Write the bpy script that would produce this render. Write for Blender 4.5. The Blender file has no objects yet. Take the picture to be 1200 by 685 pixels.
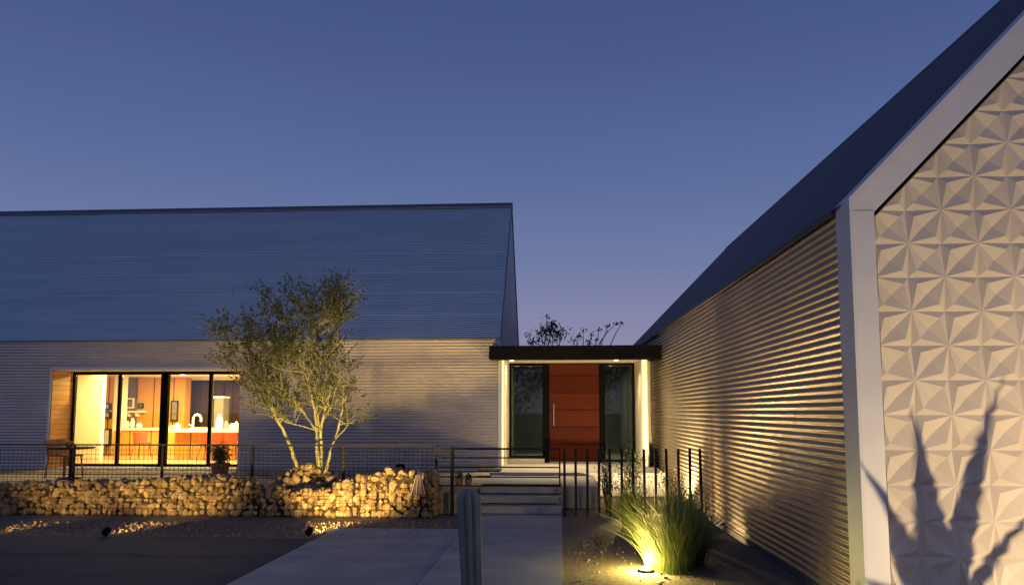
import bpy, bmesh, math, random
from mathutils import Vector, Matrix, noise
random.seed(7)
R = math.radians
SC = bpy.context.scene
COL = SC.collection

# ------------------------------------------------------------------ camera
F, PITCH, EYE, CYP = 900.0, R(5.44), 1.6, 396.8     # CYP: row of the lens axis (the photo is cropped from below)
cd = bpy.data.cameras.new('camera'); cam = bpy.data.objects.new('camera', cd); COL.objects.link(cam)
cam.location = (0, 0, EYE); cam.rotation_euler = (R(90) + PITCH, 0, 0)
cd.sensor_width = 36; cd.lens = 27.0; cd.shift_y = (CYP - 342.5) / 1200; cd.clip_start = 0.05; cd.clip_end = 3000
SC.camera = cam

# ------------------------------------------------------------------ dusk sky
w = bpy.data.worlds.new('World'); SC.world = w; w.use_nodes = True
nt = w.node_tree; nt.nodes.clear()
tc = nt.nodes.new('ShaderNodeTexCoord')
sep = nt.nodes.new('ShaderNodeSeparateXYZ'); nt.links.new(tc.outputs['Generated'], sep.inputs[0])
ramp = nt.nodes.new('ShaderNodeValToRGB'); nt.links.new(sep.outputs['Z'], ramp.inputs[0])
SKY = [(0.0, (.30, .26, .38)), (.10, (.26, .25, .40)), (.19, (.158, .198, .370)), (.30, (.100, .150, .328)),
       (.42, (.068, .103, .262)), (.52, (.050, .080, .222)), (1.0, (.040, .062, .17))]
el = ramp.color_ramp.elements
while len(el) > 1: el.remove(el[0])
el[0].position = SKY[0][0]; el[0].color = SKY[0][1] + (1,)
for p, c in SKY[1:]:
    e = el.new(p); e.color = c + (1,)
# afterglow: the western sky, behind the camera, is brighter low down
mr = nt.nodes.new('ShaderNodeMapRange'); nt.links.new(sep.outputs['Y'], mr.inputs['Value'])
mr.inputs['From Min'].default_value = .15; mr.inputs['From Max'].default_value = -1
mr.inputs['To Min'].default_value = 0; mr.inputs['To Max'].default_value = 1
mx = nt.nodes.new('ShaderNodeMixRGB'); mx.blend_type = 'ADD'
nt.links.new(mr.outputs[0], mx.inputs[0]); nt.links.new(ramp.outputs[0], mx.inputs[1])
mx.inputs[2].default_value = (.12, .13, .20, 1)
# faint uneven air so that the gradient is not mathematically clean
nz = nt.nodes.new('ShaderNodeTexNoise'); nz.inputs['Scale'].default_value = 2.2; nz.inputs['Detail'].default_value = 3
mp = nt.nodes.new('ShaderNodeMapping'); mp.inputs['Scale'].default_value = (1, 1, 5)
nt.links.new(tc.outputs['Generated'], mp.inputs[0]); nt.links.new(mp.outputs[0], nz.inputs['Vector'])
m2 = nt.nodes.new('ShaderNodeMapRange'); nt.links.new(nz.outputs[0], m2.inputs['Value'])
m2.inputs['To Min'].default_value = .94; m2.inputs['To Max'].default_value = 1.06
mu = nt.nodes.new('ShaderNodeVectorMath'); mu.operation = 'SCALE'
nt.links.new(mx.outputs[0], mu.inputs[0]); nt.links.new(m2.outputs[0], mu.inputs['Scale'])
bg = nt.nodes.new('ShaderNodeBackground'); nt.links.new(mu.outputs[0], bg.inputs[0]); bg.inputs[1].default_value = 1.0
wo = nt.nodes.new('ShaderNodeOutputWorld'); nt.links.new(bg.outputs[0], wo.inputs[0])

vs = SC.view_settings
vs.view_transform = 'Standard'; vs.look = 'None'; vs.gamma = 1; vs.exposure = 0; vs.use_curve_mapping = False
SC.cycles.max_bounces = 8; SC.cycles.transparent_max_bounces = 12
SC.cycles.sample_clamp_indirect = 4

# ------------------------------------------------------------------ frames and rays
YA, YB = R(3.6), R(2.35)
OA = Vector((-.25, 16.6, 0))                        # front right corner of the long house
OB = Vector((math.cos(YB) * 2.46 + math.sin(YB) * 6.14, -math.sin(YB) * 2.46 + math.cos(YB) * 6.14, 0))
class Frame:
    def __init__(s, o, yaw):
        s.o, s.yaw = o, yaw
        s.M = Matrix.Translation(o) @ Matrix.Rotation(-yaw, 4, 'Z'); s.I = s.M.inverted()
FA, FB, FW = Frame(OA, YA), Frame(OB, YB), Frame(Vector((0, 0, 0)), 0)
def ray(px, py):
    cx, cy = (px - 600) / F, (CYP - py) / F
    return Vector((cx, math.cos(PITCH) - math.sin(PITCH) * cy, math.sin(PITCH) + math.cos(PITCH) * cy))
def hit(fr, px, py, d):
    """point of the view ray through a photo pixel on the plane y=d of a frame, in that frame"""
    o = fr.I @ Vector((0, 0, EYE)); r = (fr.I.to_3x3()) @ ray(px, py)
    t = (d - o.y) / r.y
    return o + r * t
def ground(px, py, z=0, fr=FW):
    r = ray(px, py); t = (z - EYE) / r.z
    return fr.I @ (Vector((0, 0, EYE)) + r * t)

# ------------------------------------------------------------------ materials
def newmat(name):
    m = bpy.data.materials.new(name); m.use_nodes = True
    return m, m.node_tree, m.node_tree.nodes['Principled BSDF']
def mat(name, col, rough=.6, metal=0, var=.15, scale=6, bump=0, bscale=40, stretch=(1, 1, 1), spec=.5, rvar=0, detail=4):
    m, t, b = newmat(name)
    c = t.nodes.new('ShaderNodeTexCoord'); mp = t.nodes.new('ShaderNodeMapping'); mp.inputs['Scale'].default_value = stretch
    t.links.new(c.outputs['Object'], mp.inputs[0])
    n = t.nodes.new('ShaderNodeTexNoise'); n.inputs['Scale'].default_value = scale; n.inputs['Detail'].default_value = detail
    t.links.new(mp.outputs[0], n.inputs['Vector'])
    r = t.nodes.new('ShaderNodeValToRGB'); t.links.new(n.outputs[0], r.inputs[0])
    r.color_ramp.elements[0].position = .3; r.color_ramp.elements[1].position = .7
    r.color_ramp.elements[0].color = tuple(x * (1 - var) for x in col) + (1,)
    r.color_ramp.elements[1].color = tuple(min(1, x * (1 + var)) for x in col) + (1,)
    t.links.new(r.outputs[0], b.inputs['Base Color'])
    b.inputs['Roughness'].default_value = rough; b.inputs['Metallic'].default_value = metal
    b.inputs['Specular IOR Level'].default_value = spec
    if rvar:
        q = t.nodes.new('ShaderNodeMapRange'); t.links.new(n.outputs[0], q.inputs['Value'])
        q.inputs['To Min'].default_value = max(.05, rough - rvar); q.inputs['To Max'].default_value = min(1, rough + rvar)
        t.links.new(q.outputs[0], b.inputs['Roughness'])
    if bump:
        n2 = t.nodes.new('ShaderNodeTexNoise'); n2.inputs['Scale'].default_value = bscale; n2.inputs['Detail'].default_value = 5
        t.links.new(mp.outputs[0], n2.inputs['Vector'])
        bp = t.nodes.new('ShaderNodeBump'); bp.inputs['Strength'].default_value = bump; bp.inputs['Distance'].default_value = .02
        t.links.new(n2.outputs[0], bp.inputs['Height']); t.links.new(bp.outputs[0], b.inputs['Normal'])
    return m
def glow(name, col, s):
    m, t, b = newmat(name)
    b.inputs['Base Color'].default_value = (.8, .8, .8, 1)
    b.inputs['Emission Color'].default_value = col + (1,); b.inputs['Emission Strength'].default_value = s
    return m
def boards(name, c1, c2, pitch, axis=2, rough=.5, along=0):
    """horizontal or vertical boards: tone per board, grain along the board, dark joints"""
    m, t, b = newmat(name)
    c = t.nodes.new('ShaderNodeTexCoord'); s = t.nodes.new('ShaderNodeSeparateXYZ'); t.links.new(c.outputs['Object'], s.inputs[0])
    d = t.nodes.new('ShaderNodeMath'); d.operation = 'DIVIDE'; t.links.new(s.outputs[axis], d.inputs[0]); d.inputs[1].default_value = pitch
    fl = t.nodes.new('ShaderNodeMath'); fl.operation = 'FLOOR'; t.links.new(d.outputs[0], fl.inputs[0])
    fr = t.nodes.new('ShaderNodeMath'); fr.operation = 'FRACT'; t.links.new(d.outputs[0], fr.inputs[0])
    wn = t.nodes.new('ShaderNodeTexWhiteNoise'); wn.noise_dimensions = '1D'; t.links.new(fl.outputs[0], wn.inputs['W'])
    mp = t.nodes.new('ShaderNodeMapping'); sc = [14, 14, 14]; sc[along] = 1.2; mp.inputs['Scale'].default_value = sc
    t.links.new(c.outputs['Object'], mp.inputs[0])
    n = t.nodes.new('ShaderNodeTexNoise'); n.inputs['Scale'].default_value = 2; n.inputs['Detail'].default_value = 5; t.links.new(mp.outputs[0], n.inputs['Vector'])
    ad = t.nodes.new('ShaderNodeMath'); ad.operation = 'MULTIPLY_ADD'; t.links.new(wn.outputs[0], ad.inputs[0]); ad.inputs[1].default_value = .7; ad.inputs[2].default_value = -.35
    a2 = t.nodes.new('ShaderNodeMath'); a2.operation = 'ADD'; t.links.new(ad.outputs[0], a2.inputs[0]); t.links.new(n.outputs[0], a2.inputs[1])
    r = t.nodes.new('ShaderNodeValToRGB'); t.links.new(a2.outputs[0], r.inputs[0])
    r.color_ramp.elements[0].color = c1 + (1,); r.color_ramp.elements[1].color = c2 + (1,)
    gt = t.nodes.new('ShaderNodeMath'); gt.operation = 'GREATER_THAN'; t.links.new(fr.outputs[0], gt.inputs[0]); gt.inputs[1].default_value = .06
    mx = t.nodes.new('ShaderNodeMixRGB'); t.links.new(gt.outputs[0], mx.inputs[0]); mx.inputs[1].default_value = tuple(x * .3 for x in c1) + (1,)
    t.links.new(r.outputs[0], mx.inputs[2]); t.links.new(mx.outputs[0], b.inputs['Base Color'])
    b.inputs['Roughness'].default_value = rough
    b.inputs['Specular IOR Level'].default_value = .15
    return m
def glass(name, tint=(.95, .97, .95), refl=.06):
    m = bpy.data.materials.new(name); m.use_nodes = True; t = m.node_tree; t.nodes.clear()
    o = t.nodes.new('ShaderNodeOutputMaterial'); tr = t.nodes.new('ShaderNodeBsdfTransparent'); tr.inputs[0].default_value = tint + (1,)
    g = t.nodes.new('ShaderNodeBsdfGlossy'); g.inputs['Roughness'].default_value = .02
    f = t.nodes.new('ShaderNodeFresnel'); f.inputs[0].default_value = 1.5
    a = t.nodes.new('ShaderNodeMath'); a.operation = 'MAXIMUM'; t.links.new(f.outputs[0], a.inputs[0]); a.inputs[1].default_value = refl
    mx = t.nodes.new('ShaderNodeMixShader'); t.links.new(a.outputs[0], mx.inputs[0]); t.links.new(tr.outputs[0], mx.inputs[1]); t.links.new(g.outputs[0], mx.inputs[2])
    t.links.new(mx.outputs[0], o.inputs[0])
    return m
def leafmat(name, a, b_, trans=.3, rough=.6):
    m, t, b = newmat(name)
    g = t.nodes.new('ShaderNodeNewGeometry')
    r = t.nodes.new('ShaderNodeValToRGB'); t.links.new(g.outputs['Random Per Island'], r.inputs[0])
    r.color_ramp.elements[0].color = a + (1,); r.color_ramp.elements[1].color = b_ + (1,)
    t.links.new(r.outputs[0], b.inputs['Base Color']); b.inputs['Roughness'].default_value = rough
    tl = t.nodes.new('ShaderNodeBsdfTranslucent'); t.links.new(r.outputs[0], tl.inputs[0])
    mx = t.nodes.new('ShaderNodeMixShader'); mx.inputs[0].default_value = trans
    o = t.nodes['Material Output']
    t.links.new(b.outputs[0], mx.inputs[1]); t.links.new(tl.outputs[0], mx.inputs[2]); t.links.new(mx.outputs[0], o.inputs[0])
    return m
def rockmat(name):
    m, t, b = newmat(name)
    g = t.nodes.new('ShaderNodeNewGeometry'); oi = t.nodes.new('ShaderNodeObjectInfo')
    ad = t.nodes.new('ShaderNodeMath'); ad.operation = 'ADD'; t.links.new(g.outputs['Random Per Island'], ad.inputs[0]); t.links.new(oi.outputs['Random'], ad.inputs[1])
    fr = t.nodes.new('ShaderNodeMath'); fr.operation = 'FRACT'; t.links.new(ad.outputs[0], fr.inputs[0])
    r = t.nodes.new('ShaderNodeValToRGB'); t.links.new(fr.outputs[0], r.inputs[0])
    e = r.color_ramp.elements; e[0].color = (.19, .12, .065, 1); e[1].color = (.44, .33, .19, 1)
    k = e.new(.5); k.color = (.32, .22, .125, 1)
    c = t.nodes.new('ShaderNodeTexCoord'); n = t.nodes.new('ShaderNodeTexNoise'); n.inputs['Scale'].default_value = 28; n.inputs['Detail'].default_value = 6
    t.links.new(c.outputs['Object'], n.inputs['Vector'])
    mx = t.nodes.new('ShaderNodeMixRGB'); mx.blend_type = 'MULTIPLY'; mx.inputs[0].default_value = .5
    t.links.new(r.outputs[0], mx.inputs[1]); t.links.new(n.outputs[0], mx.inputs[2]); t.links.new(mx.outputs[0], b.inputs['Base Color'])
    bp = t.nodes.new('ShaderNodeBump'); bp.inputs['Strength'].default_value = .6; bp.inputs['Distance'].default_value = .02
    t.links.new(n.outputs[0], bp.inputs['Height']); t.links.new(bp.outputs[0], b.inputs['Normal'])
    b.inputs['Roughness'].default_value = .9
    return m

M = dict(
    siding=mat('galvanised corrugated siding', (.44, .40, .37), .40, .45, .10, 1.2, rvar=.08, stretch=(1, 1, 6)),
    bronze=mat('bronze toned corrugated siding', (.31, .25, .185), .38, .5, .16, 1.4, rvar=.10, stretch=(6, 1, .8)),
    roofing=mat('galvanised roofing', (.43, .52, .56), .36, .85, .06, .8, rvar=.06, stretch=(.5, 3, 3)),
    darkroof=mat('dark metal roofing', (.045, .047, .065), .65, .2, .12, .8, rvar=.08, stretch=(3, .5, 3)),
    trim=mat('painted pale steel trim', (.50, .52, .56), .55, .1, .05, 3, rvar=.05),
    ridge=mat('dark steel flashing', (.10, .11, .145), .5, .6),
    black=mat('black painted steel', (.005, .005, .006), .8, 0, .2, spec=.05),
    fence=mat('dark weathered steel', (.011, .009, .009), .7, .4, .4, 20),
    rust=mat('rusted steel', (.030, .018, .014), .8, .3, .4, 25, .3, 60),
    plaster=mat('warm white plaster', (.72, .66, .52), .8, 0, .03, 4),
    relief=mat('cast relief panel', (.50, .46, .40), .75, 0, .10, 1.6, .12, 60),
    concrete=mat('concrete slab', (.25, .262, .285), .8, 0, .20, 1.7, .15, 60, detail=8),
    stepc=mat('concrete steps', (.30, .28, .27), .75, 0, .10, 2.5, .15, 60),
    asphalt=mat('asphalt', (.022, .030, .050), .9, 0, .25, 3, .35, 160, detail=8),
    soil=mat('desert gravel', (.13, .10, .08), .95, 0, .5, 22, .9, 55, detail=8),
    terrace=mat('terrace gravel', (.34, .27, .19), .95, 0, .4, 22, .7, 70, detail=8),
    door=boards('red cedar boards', (.060, .008, .003), (.105, .019, .006), .40, 2, .7, 0),
    cedar=boards('cedar cladding', (.34, .15, .045), (.55, .27, .09), .11, 2, .6, 1),
    veneer=boards('orange wood veneer', (.55, .26, .055), (.68, .36, .09), .62, 0, .4, 2),
    floorw=boards('oak floor', (.32, .19, .09), (.42, .26, .13), .14, 0, .4, 1),
    glass=glass('window glass'),
    dglass=glass('door side glass', (.62, .66, .62), .05),
    counter=mat('white quartz', (.82, .80, .74), .25, 0, .03),
    steel=mat('brushed steel', (.5, .5, .5), .3, .9, .1),
    grey=mat('grey cabinet', (.15, .145, .12), .5, 0, .05),
    oven=mat('black oven glass', (.02, .02, .02), .15, 0, .1),
    red=mat('red moulded plastic', (.42, .09, .03), .35, 0, .1),
    terracotta=mat('terracotta', (.36, .15, .08), .8, 0, .2, 12),
    orange=mat('orange patio chair', (.30, .09, .035), .6, 0, .1),
    bark=mat('palo verde bark', (.34, .33, .17), .8, 0, .25, 14, .5, 40),
    darkbark=mat('dark bark', (.07, .05, .04), .9, 0, .3, 14),
    cactus=mat('cactus skin', (.16, .18, .145), .6, 0, .2, 9, .2, 50),
    agave=mat('agave skin', (.11, .13, .13), .6, 0, .15, 6),
    maroon=mat('maroon leaf', (.10, .03, .03), .6, 0, .2, 8),
    leaf=leafmat('palo verde leaf', (.024, .044, .016), (.066, .090, .030)),
    bgleaf=leafmat('far leaf', (.020, .030, .018), (.05, .055, .028)),
    shrub=leafmat('shrub leaf', (.025, .05, .02), (.07, .10, .035)),
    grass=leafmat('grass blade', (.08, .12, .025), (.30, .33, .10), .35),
    grass_dim=leafmat('dim grass blade', (.05, .085, .02), (.13, .15, .05), .35),  # darker copy of the grass: shade put into the colour of unlit clumps
    petal=mat('pink petal', (.55, .25, .22), .7),
    rock=rockmat('rubble stone'),
    led=glow('led strip', (1, .70, .22), 1.35),
    lens=glow('lamp lens', (1, .86, .35), 30),
    lensdim=glow('recessed lamp lens', (1, .80, .45), 5),
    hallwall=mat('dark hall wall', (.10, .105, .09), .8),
    flagw=mat('flag white', (.38, .38, .40), .8),
    alcove=boards('brown alcove boards', (.045, .026, .018), (.09, .055, .038), .35, 0, .5, 2),
    white=mat('white paint', (.75, .75, .72), .6),
    flagr=mat('flag red', (.16, .03, .035), .8, 0, .1), flagb=mat('flag blue', (.03, .04, .16), .8, 0, .1),
    mat_=mat('dark door mat', (.02, .018, .018), .95, 0, .3, 40),
    art=mat('framed print', (.16, .15, .11), .5, 0, .5, 7),
)

# ------------------------------------------------------------------ mesh building
class MB:
    def __init__(s): s.v, s.f, s.sm, s.mi = [], [], [], []
    def add(s, vs_, fs, smooth=False, mi=0):
        o = len(s.v); s.v += [Vector(v) for v in vs_]
        for f in fs: s.f.append([i + o for i in f]); s.sm.append(smooth); s.mi.append(mi)
        return s
    def box(s, x0, x1, y0, y1, z0, z1, mi=0):
        vs_ = [(x, y, z) for z in (z0, z1) for y in (y0, y1) for x in (x0, x1)]
        return s.add(vs_, [(0, 2, 3, 1), (4, 5, 7, 6), (0, 1, 5, 4), (2, 6, 7, 3), (0, 4, 6, 2), (1, 3, 7, 5)], mi=mi)
    def tube(s, pts, rad, n=8, cap=True, mi=0):
        pts = [Vector(p) for p in pts]
        if not isinstance(rad, (list, tuple)): rad = [rad] * len(pts)
        vs_, fs = [], []
        for i, p in enumerate(pts):
            d = (pts[min(i + 1, len(pts) - 1)] - pts[max(i - 1, 0)])
            if d.length < 1e-6: d = Vector((0, 0, 1))
            d.normalize(); a = d.cross(Vector((0, 0, 1)) if abs(d.z) < .9 else Vector((1, 0, 0))).normalized(); b = d.cross(a)
            for k in range(n):
                th = 2 * math.pi * k / n; vs_.append(p + (a * math.cos(th) + b * math.sin(th)) * rad[i])
        for i in range(len(pts) - 1):
            for k in range(n):
                fs.append((i * n + k, i * n + (k + 1) % n, (i + 1) * n + (k + 1) % n, (i + 1) * n + k))
        s.add(vs_, fs, n > 4, mi)
        if cap:
            s.add(vs_[:n], [tuple(range(n))], mi=mi); s.add(vs_[-n:], [tuple(reversed(range(n)))], mi=mi)
        return s
    def lathe(s, prof, c=(0, 0, 0), n=20, mi=0):
        vs_, fs = [], []
        for r, z in prof:
            for k in range(n):
                th = 2 * math.pi * k / n; vs_.append((c[0] + r * math.cos(th), c[1] + r * math.sin(th), c[2] + z))
        for i in range(len(prof) - 1):
            for k in range(n): fs.append((i * n + k, i * n + (k + 1) % n, (i + 1) * n + (k + 1) % n, (i + 1) * n + k))
        return s.add(vs_, fs, True, mi)
    def prism(s, poly, lo, hi, axis=1, mi=0):
        """poly in the plane normal to axis, extruded lo..hi"""
        def P(a, b, t): return {0: (t, a, b), 1: (a, t, b), 2: (a, b, t)}[axis]
        n = len(poly); vs_ = [P(a, b, lo) for a, b in poly] + [P(a, b, hi) for a, b in poly]
        fs = [tuple(range(n)), tuple(reversed(range(n, 2 * n)))] + [(i, i + n, (i + 1) % n + n, (i + 1) % n) for i in range(n)]
        return s.add(vs_, fs, mi=mi)
    def build(s, name, m, parent=None, fr=None, base=(0, 0, 0), sub=None):
        b = Vector(base)
        if parent is not None: b = BASE[parent.name]; fr = None
        me = bpy.data.meshes.new(name); me.from_pydata([v - b for v in s.v], [], s.f)
        ms = m if isinstance(m, (list, tuple)) else [m]
        for q in ms: me.materials.append(M[q] if isinstance(q, str) else q)
        me.polygons.foreach_set('use_smooth', s.sm); me.polygons.foreach_set('material_index', s.mi)
        me.validate(); bmx = bmesh.new(); bmx.from_mesh(me)
        if len(bmx.faces) < 4000 and not sub: bmesh.ops.recalc_face_normals(bmx, faces=bmx.faces)
        bmx.to_mesh(me); bmx.free(); me.update()
        o = bpy.data.objects.new(name, me); COL.objects.link(o)
        if parent is not None: o.parent = parent
        elif fr is not None: o.location = fr.M @ b; o.rotation_euler = (0, 0, -fr.yaw)
        else: o.location = b
        BASE[o.name] = b
        return o
BASE = {}
def thing(name, label, cat, fr=FW, base=(0, 0, 0), group=None):
    o = bpy.data.objects.new(name, None); COL.objects.link(o); o.empty_display_size = .1
    o.location = fr.M @ Vector(base); o.rotation_euler = (0, 0, -fr.yaw)
    BASE[o.name] = Vector(base); return tag(o, label, cat, group)
def tag(o, label, cat, group=None):
    o['label'] = label; o['category'] = cat
    if group: o['group'] = group
    return o
def struct(o): o['kind'] = 'structure'; return o
def sub(parent, name, mb, m):
    """mesh child of a part, in the same coordinates as the thing"""
    b = BASE[parent.name]; o = mb.build(name, m, None, None, b); o.location = (0, 0, 0); o.parent = parent; BASE[o.name] = b; return o
def jit(a): return random.uniform(-a, a)
PITCHC = .068
def corr(mb, x0, x1, z0, z1, y, amp=.010, cols=2, along='x', mi=0):
    """corrugated sheet in the plane y (ribs along x), from z0 to z1; wavy a little as real sheets are"""
    n = int((z1 - z0) / PITCHC * 8) + 1
    vs_, fs = [], []
    for i in range(n + 1):
        z = z0 + (z1 - z0) * i / n
        for k in range(cols + 1):
            x = x0 + (x1 - x0) * k / cols
            wv = .011 * noise.noise(Vector((x * .7, z * .9, y))) if cols > 2 else 0
            o = amp * math.sin(2 * math.pi * z / PITCHC) + wv
            vs_.append((x, y - o, z) if along == 'x' else (y - o, x, z))
    w_ = cols + 1
    for i in range(n):
        for k in range(cols): fs.append((i * w_ + k, i * w_ + k + 1, (i + 1) * w_ + k + 1, (i + 1) * w_ + k))
    return mb.add(vs_, fs, True, mi)
def spot(name, loc, target, power, angle, blend=.6, col=(1, .72, .30), rad=.03, parent=None):
    l = bpy.data.lights.new(name, 'SPOT'); l.energy = power; l.spot_size = R(angle); l.spot_blend = blend; l.color = col; l.shadow_soft_size = rad
    o = bpy.data.objects.new(name, l); COL.objects.link(o); o.location = loc
    o.rotation_euler = (Vector(target) - Vector(loc)).to_track_quat('-Z', 'Y').to_euler()
    return adopt(o, parent)
def area(name, loc, target, power, sx, sy, col=(1, .78, .42), parent=None):
    l = bpy.data.lights.new(name, 'AREA'); l.shape = 'RECTANGLE'; l.size = sx; l.size_y = sy; l.energy = power; l.color = col
    o = bpy.data.objects.new(name, l); COL.objects.link(o); o.location = loc
    o.rotation_euler = (Vector(target) - Vector(loc)).to_track_quat('-Z', 'Y').to_euler()
    return adopt(o, parent)
def adopt(o, parent):
    if parent is not None:
        bpy.context.view_layer.update(); o.parent = parent; o.matrix_parent_inverse = parent.matrix_world.inverted()
    return o

# ================================================================== ground
g = MB(); S = 900
g.add([(-S, -S, 0), (S, -S, 0), (S, S, 0), (-S, S, 0)], [(0, 1, 2, 3)])
struct(g.build('ground', 'soil'))
LY = lambda Y: Y - OA.y                              # local depth in frame A of a world depth (small yaw)
# asphalt drive on the left (its far edge meets the gravel strip), concrete slab and front path
e0 = ground(0, 632, 0, FA); e1 = ground(375, 631, 0, FA)
s0 = ground(262, 685, 0, FA); s1 = ground(378, 629, 0, FA); s2 = ground(530, 620, 0, FA)
pr = ground(659, 640, 0, FA).x; pl = ground(556, 605, 0, FA).x; sl = (s0.x + s1.x) / 2
a = MB(); a.box(-60, sl - .012, -40, e1.y, -.05, .004); struct(a.build('asphalt_drive', 'asphalt', None, FA))
c = MB()
j = .008
yl = [s2.y, s2.y - 3.0, s2.y - 6.0, s2.y - 9, s2.y - 12, s2.y - 20]
for k in range(5): c.box(sl, pl - j, yl[k + 1] + j, yl[k], -.05, .010)
struct(c.build('driveway_slab', 'concrete', None, FA))
c = MB(); ys = LY(12.25)
for k in range(7): c.box(pl, pr, ys - 1.8 * (k + 1) + j, ys - 1.8 * k, -.05, .014)
struct(c.build('front_path', 'concrete', None, FA))
# raised terrace behind the gabion wall, landing and entry floor
TZ, LZ, FZ = .33, .38, .44
t_ = MB(); t_.box(-24, pl - .05, LY(12.35), -.0, -.05, TZ); struct(t_.build('terrace', 'terrace', None, FA))
t_ = MB(); t_.box(pl, pr + .62, LY(13.0), LY(15.1), .02, LZ); struct(t_.build('landing', 'stepc', None, FA))
t_ = MB(); t_.box(pl - .05, 3.3, LY(15.1) + .002, 1.0, -.05, FZ)
t_.box(pl + .25, 2.4, LY(15.1) - .05, LY(15.1) + .3, FZ - .05, FZ + .003); struct(t_.build('entry_floor', 'stepc', None, FA))

st = thing('steps', 'pale concrete floating steps rising from the front path to the landing', 'steps', FA, (pr - .6, ys, 0))
for k in range(3):
    y0 = LY(12.25) + .30 * k
    b = MB(); z1 = LZ / 3 * (k + 1); b.box(pl, pr, y0, y0 + .36 + (.1 if k == 2 else 0), z1 - .105, z1); b.build('tread', 'stepc', st)
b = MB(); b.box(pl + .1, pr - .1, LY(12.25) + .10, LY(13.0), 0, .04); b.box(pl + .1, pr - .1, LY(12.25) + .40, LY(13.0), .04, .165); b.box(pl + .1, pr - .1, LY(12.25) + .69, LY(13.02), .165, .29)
b.build('step_core', 'fence', st)  # near-black colour deepens the shadow gaps under the treads

# ================================================================== long house on the left (frame A)
EZ = hit(FA, 585, 396.5, 0).z; RD = 3.77
RZ = hit(FA, 596, 241, RD).z
HX = -24.0
wl = hit(FA, 60, 480, 0).x; wr = hit(FA, 280, 480, 0).x; wt = hit(FA, 170, 433, 0).z; WB = TZ + .03; RC = .72
hs = thing('long_metal_house', 'long low house of corrugated metal with steep blue grey roof and lit picture window', 'house', FA, (-8, 0, TZ))
b = MB()
corr(b, HX, wl - .05, TZ, EZ, -.012, amp=.008, cols=14)
corr(b, wr + .03, 0.0, TZ, EZ, -.012, amp=.008, cols=16)
corr(b, wl - .05, wr + .03, wt + .06, EZ, -.012, amp=.008, cols=8)
b.build('siding', 'siding', hs)
b = MB()
b.box(HX, wl - .04, .0, .2, 0, EZ - .01); b.box(wr + .02, -.06, .0, .2, 0, EZ - .01); b.box(wl - .04, wr + .02, .0, .2, wt + .05, EZ - .01)
b.box(wl - .04, wr + .02, .0, 7.4, 0, WB)
b.box(HX, -.06, 2 * RD - .2, 2 * RD, 0, EZ - .01)
b.box(HX, HX + .2, .2, 2 * RD - .2, 0, EZ - .01)
b.build('wall', 'plaster', hs)
gm = MB(); gm.prism([(.0, 0), (2 * RD, 0), (2 * RD, EZ), (RD, RZ - .08), (.0, EZ)], -.05, -.004, 0); gm.build('gable_wall', 'trim', hs)
# roof: two slopes of sheet, laid over solid slabs
def slope(mb, x0, x1, ya, za, yb, zb, amp=.004, cols=30, lap=.82):
    L = math.hypot(yb - ya, zb - za); n = int(L / PITCHC * 6); ny, nz_ = -(zb - za) / L, (yb - ya) / L
    if nz_ < 0: ny, nz_ = -ny, -nz_
    vs_, fs = [], []
    for i in range(n + 1):
        s_ = L * i / n; y = ya + (yb - ya) * s_ / L; z = za + (zb - za) * s_ / L
        for k in range(cols + 1):
            x = x0 + (x1 - x0) * k / cols
            o = .03 + amp * math.sin(2 * math.pi * s_ / PITCHC) + .004 * (1 - (s_ / lap) % 1) + .01 * noise.noise(Vector((x * .35, s_ * 1.1, 3)))
            vs_.append((x, y + ny * o, z + nz_ * o))
    w_ = cols + 1
    for i in range(n):
        for k in range(cols): fs.append((i * w_ + k, i * w_ + k + 1, (i + 1) * w_ + k + 1, (i + 1) * w_ + k))
    mb.add(vs_, fs, True)
b = MB(); slope(b, HX, 0.0, -.03, EZ - .015, RD, RZ); slope(b, HX, 0.0, 2 * RD + .06, EZ - .02, RD, RZ, cols=4)
b.prism([(-.012, EZ - .005), (RD, RZ - .01), (2 * RD + .02, EZ - .005), (2 * RD - .08, EZ - .03), (RD, RZ - .12), (.08, EZ - .03)], HX, -.052, 0)
rf = b.build('roof', 'roofing', hs)
b = MB(); b.prism([(RD - .13, RZ - .09), (RD - .13, RZ - .03), (RD, RZ + .085), (RD + .13, RZ - .03), (RD + .13, RZ - .09), (RD, RZ + .045)], HX - .02, .03, 0)
sub(rf, 'ridge_cap', b, 'ridge')
b = MB()
b.prism([(-.07, EZ - .06), (RD, RZ - .035), (2 * RD + .07, EZ - .06), (2 * RD + .07, EZ + .0), (RD, RZ + .045), (-.07, EZ + .0)], -.003, .022, 0)
sub(rf, 'rake_trim', b, 'ridge')
b = MB(); b.box(-.05, .014, -.032, -.001, TZ, EZ - .03); b.build('corner_trim', 'trim', hs)
# window recess lined with cedar
rv = MB()
rv.box(wl - .04, wl, .0, RC + .10, WB, wt); rv.build('cedar_reveal', 'cedar', hs)
rv = MB(); rv.box(wr, wr + .02, .0, RC + .10, WB, wt); rv.build('cedar_reveal', 'cedar', hs)
rv = MB(); rv.box(wl - .045, wr + .025, .0, RC + .1, wt, wt + .05); rv.build('recess_soffit', 'plaster', hs)
rv = MB()
rv.box(wl - .055, wl - .015, -.035, -.001, WB, wt + .055); rv.box(wl - .015, wr + .03, -.035, -.001, wt, wt + .055); rv.build('recess_edge_trim', 'trim', hs)
wf = MB(); fy0, fy1 = RC, RC + .09
xs = [wl + .0] + [hit(FA, p, 490, RC).x for p in (138, 191.5, 245)] + [wr]
wf.box(wl, wr, fy0, fy1, wt - .07, wt); wf.box(wl, wr, fy0, fy1, WB, WB + .05)
wf.box(wl, wl + .05, fy0, fy1, WB + .05, wt - .07); wf.box(wr - .05, wr, fy0, fy1, WB + .05, wt - .07)
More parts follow.
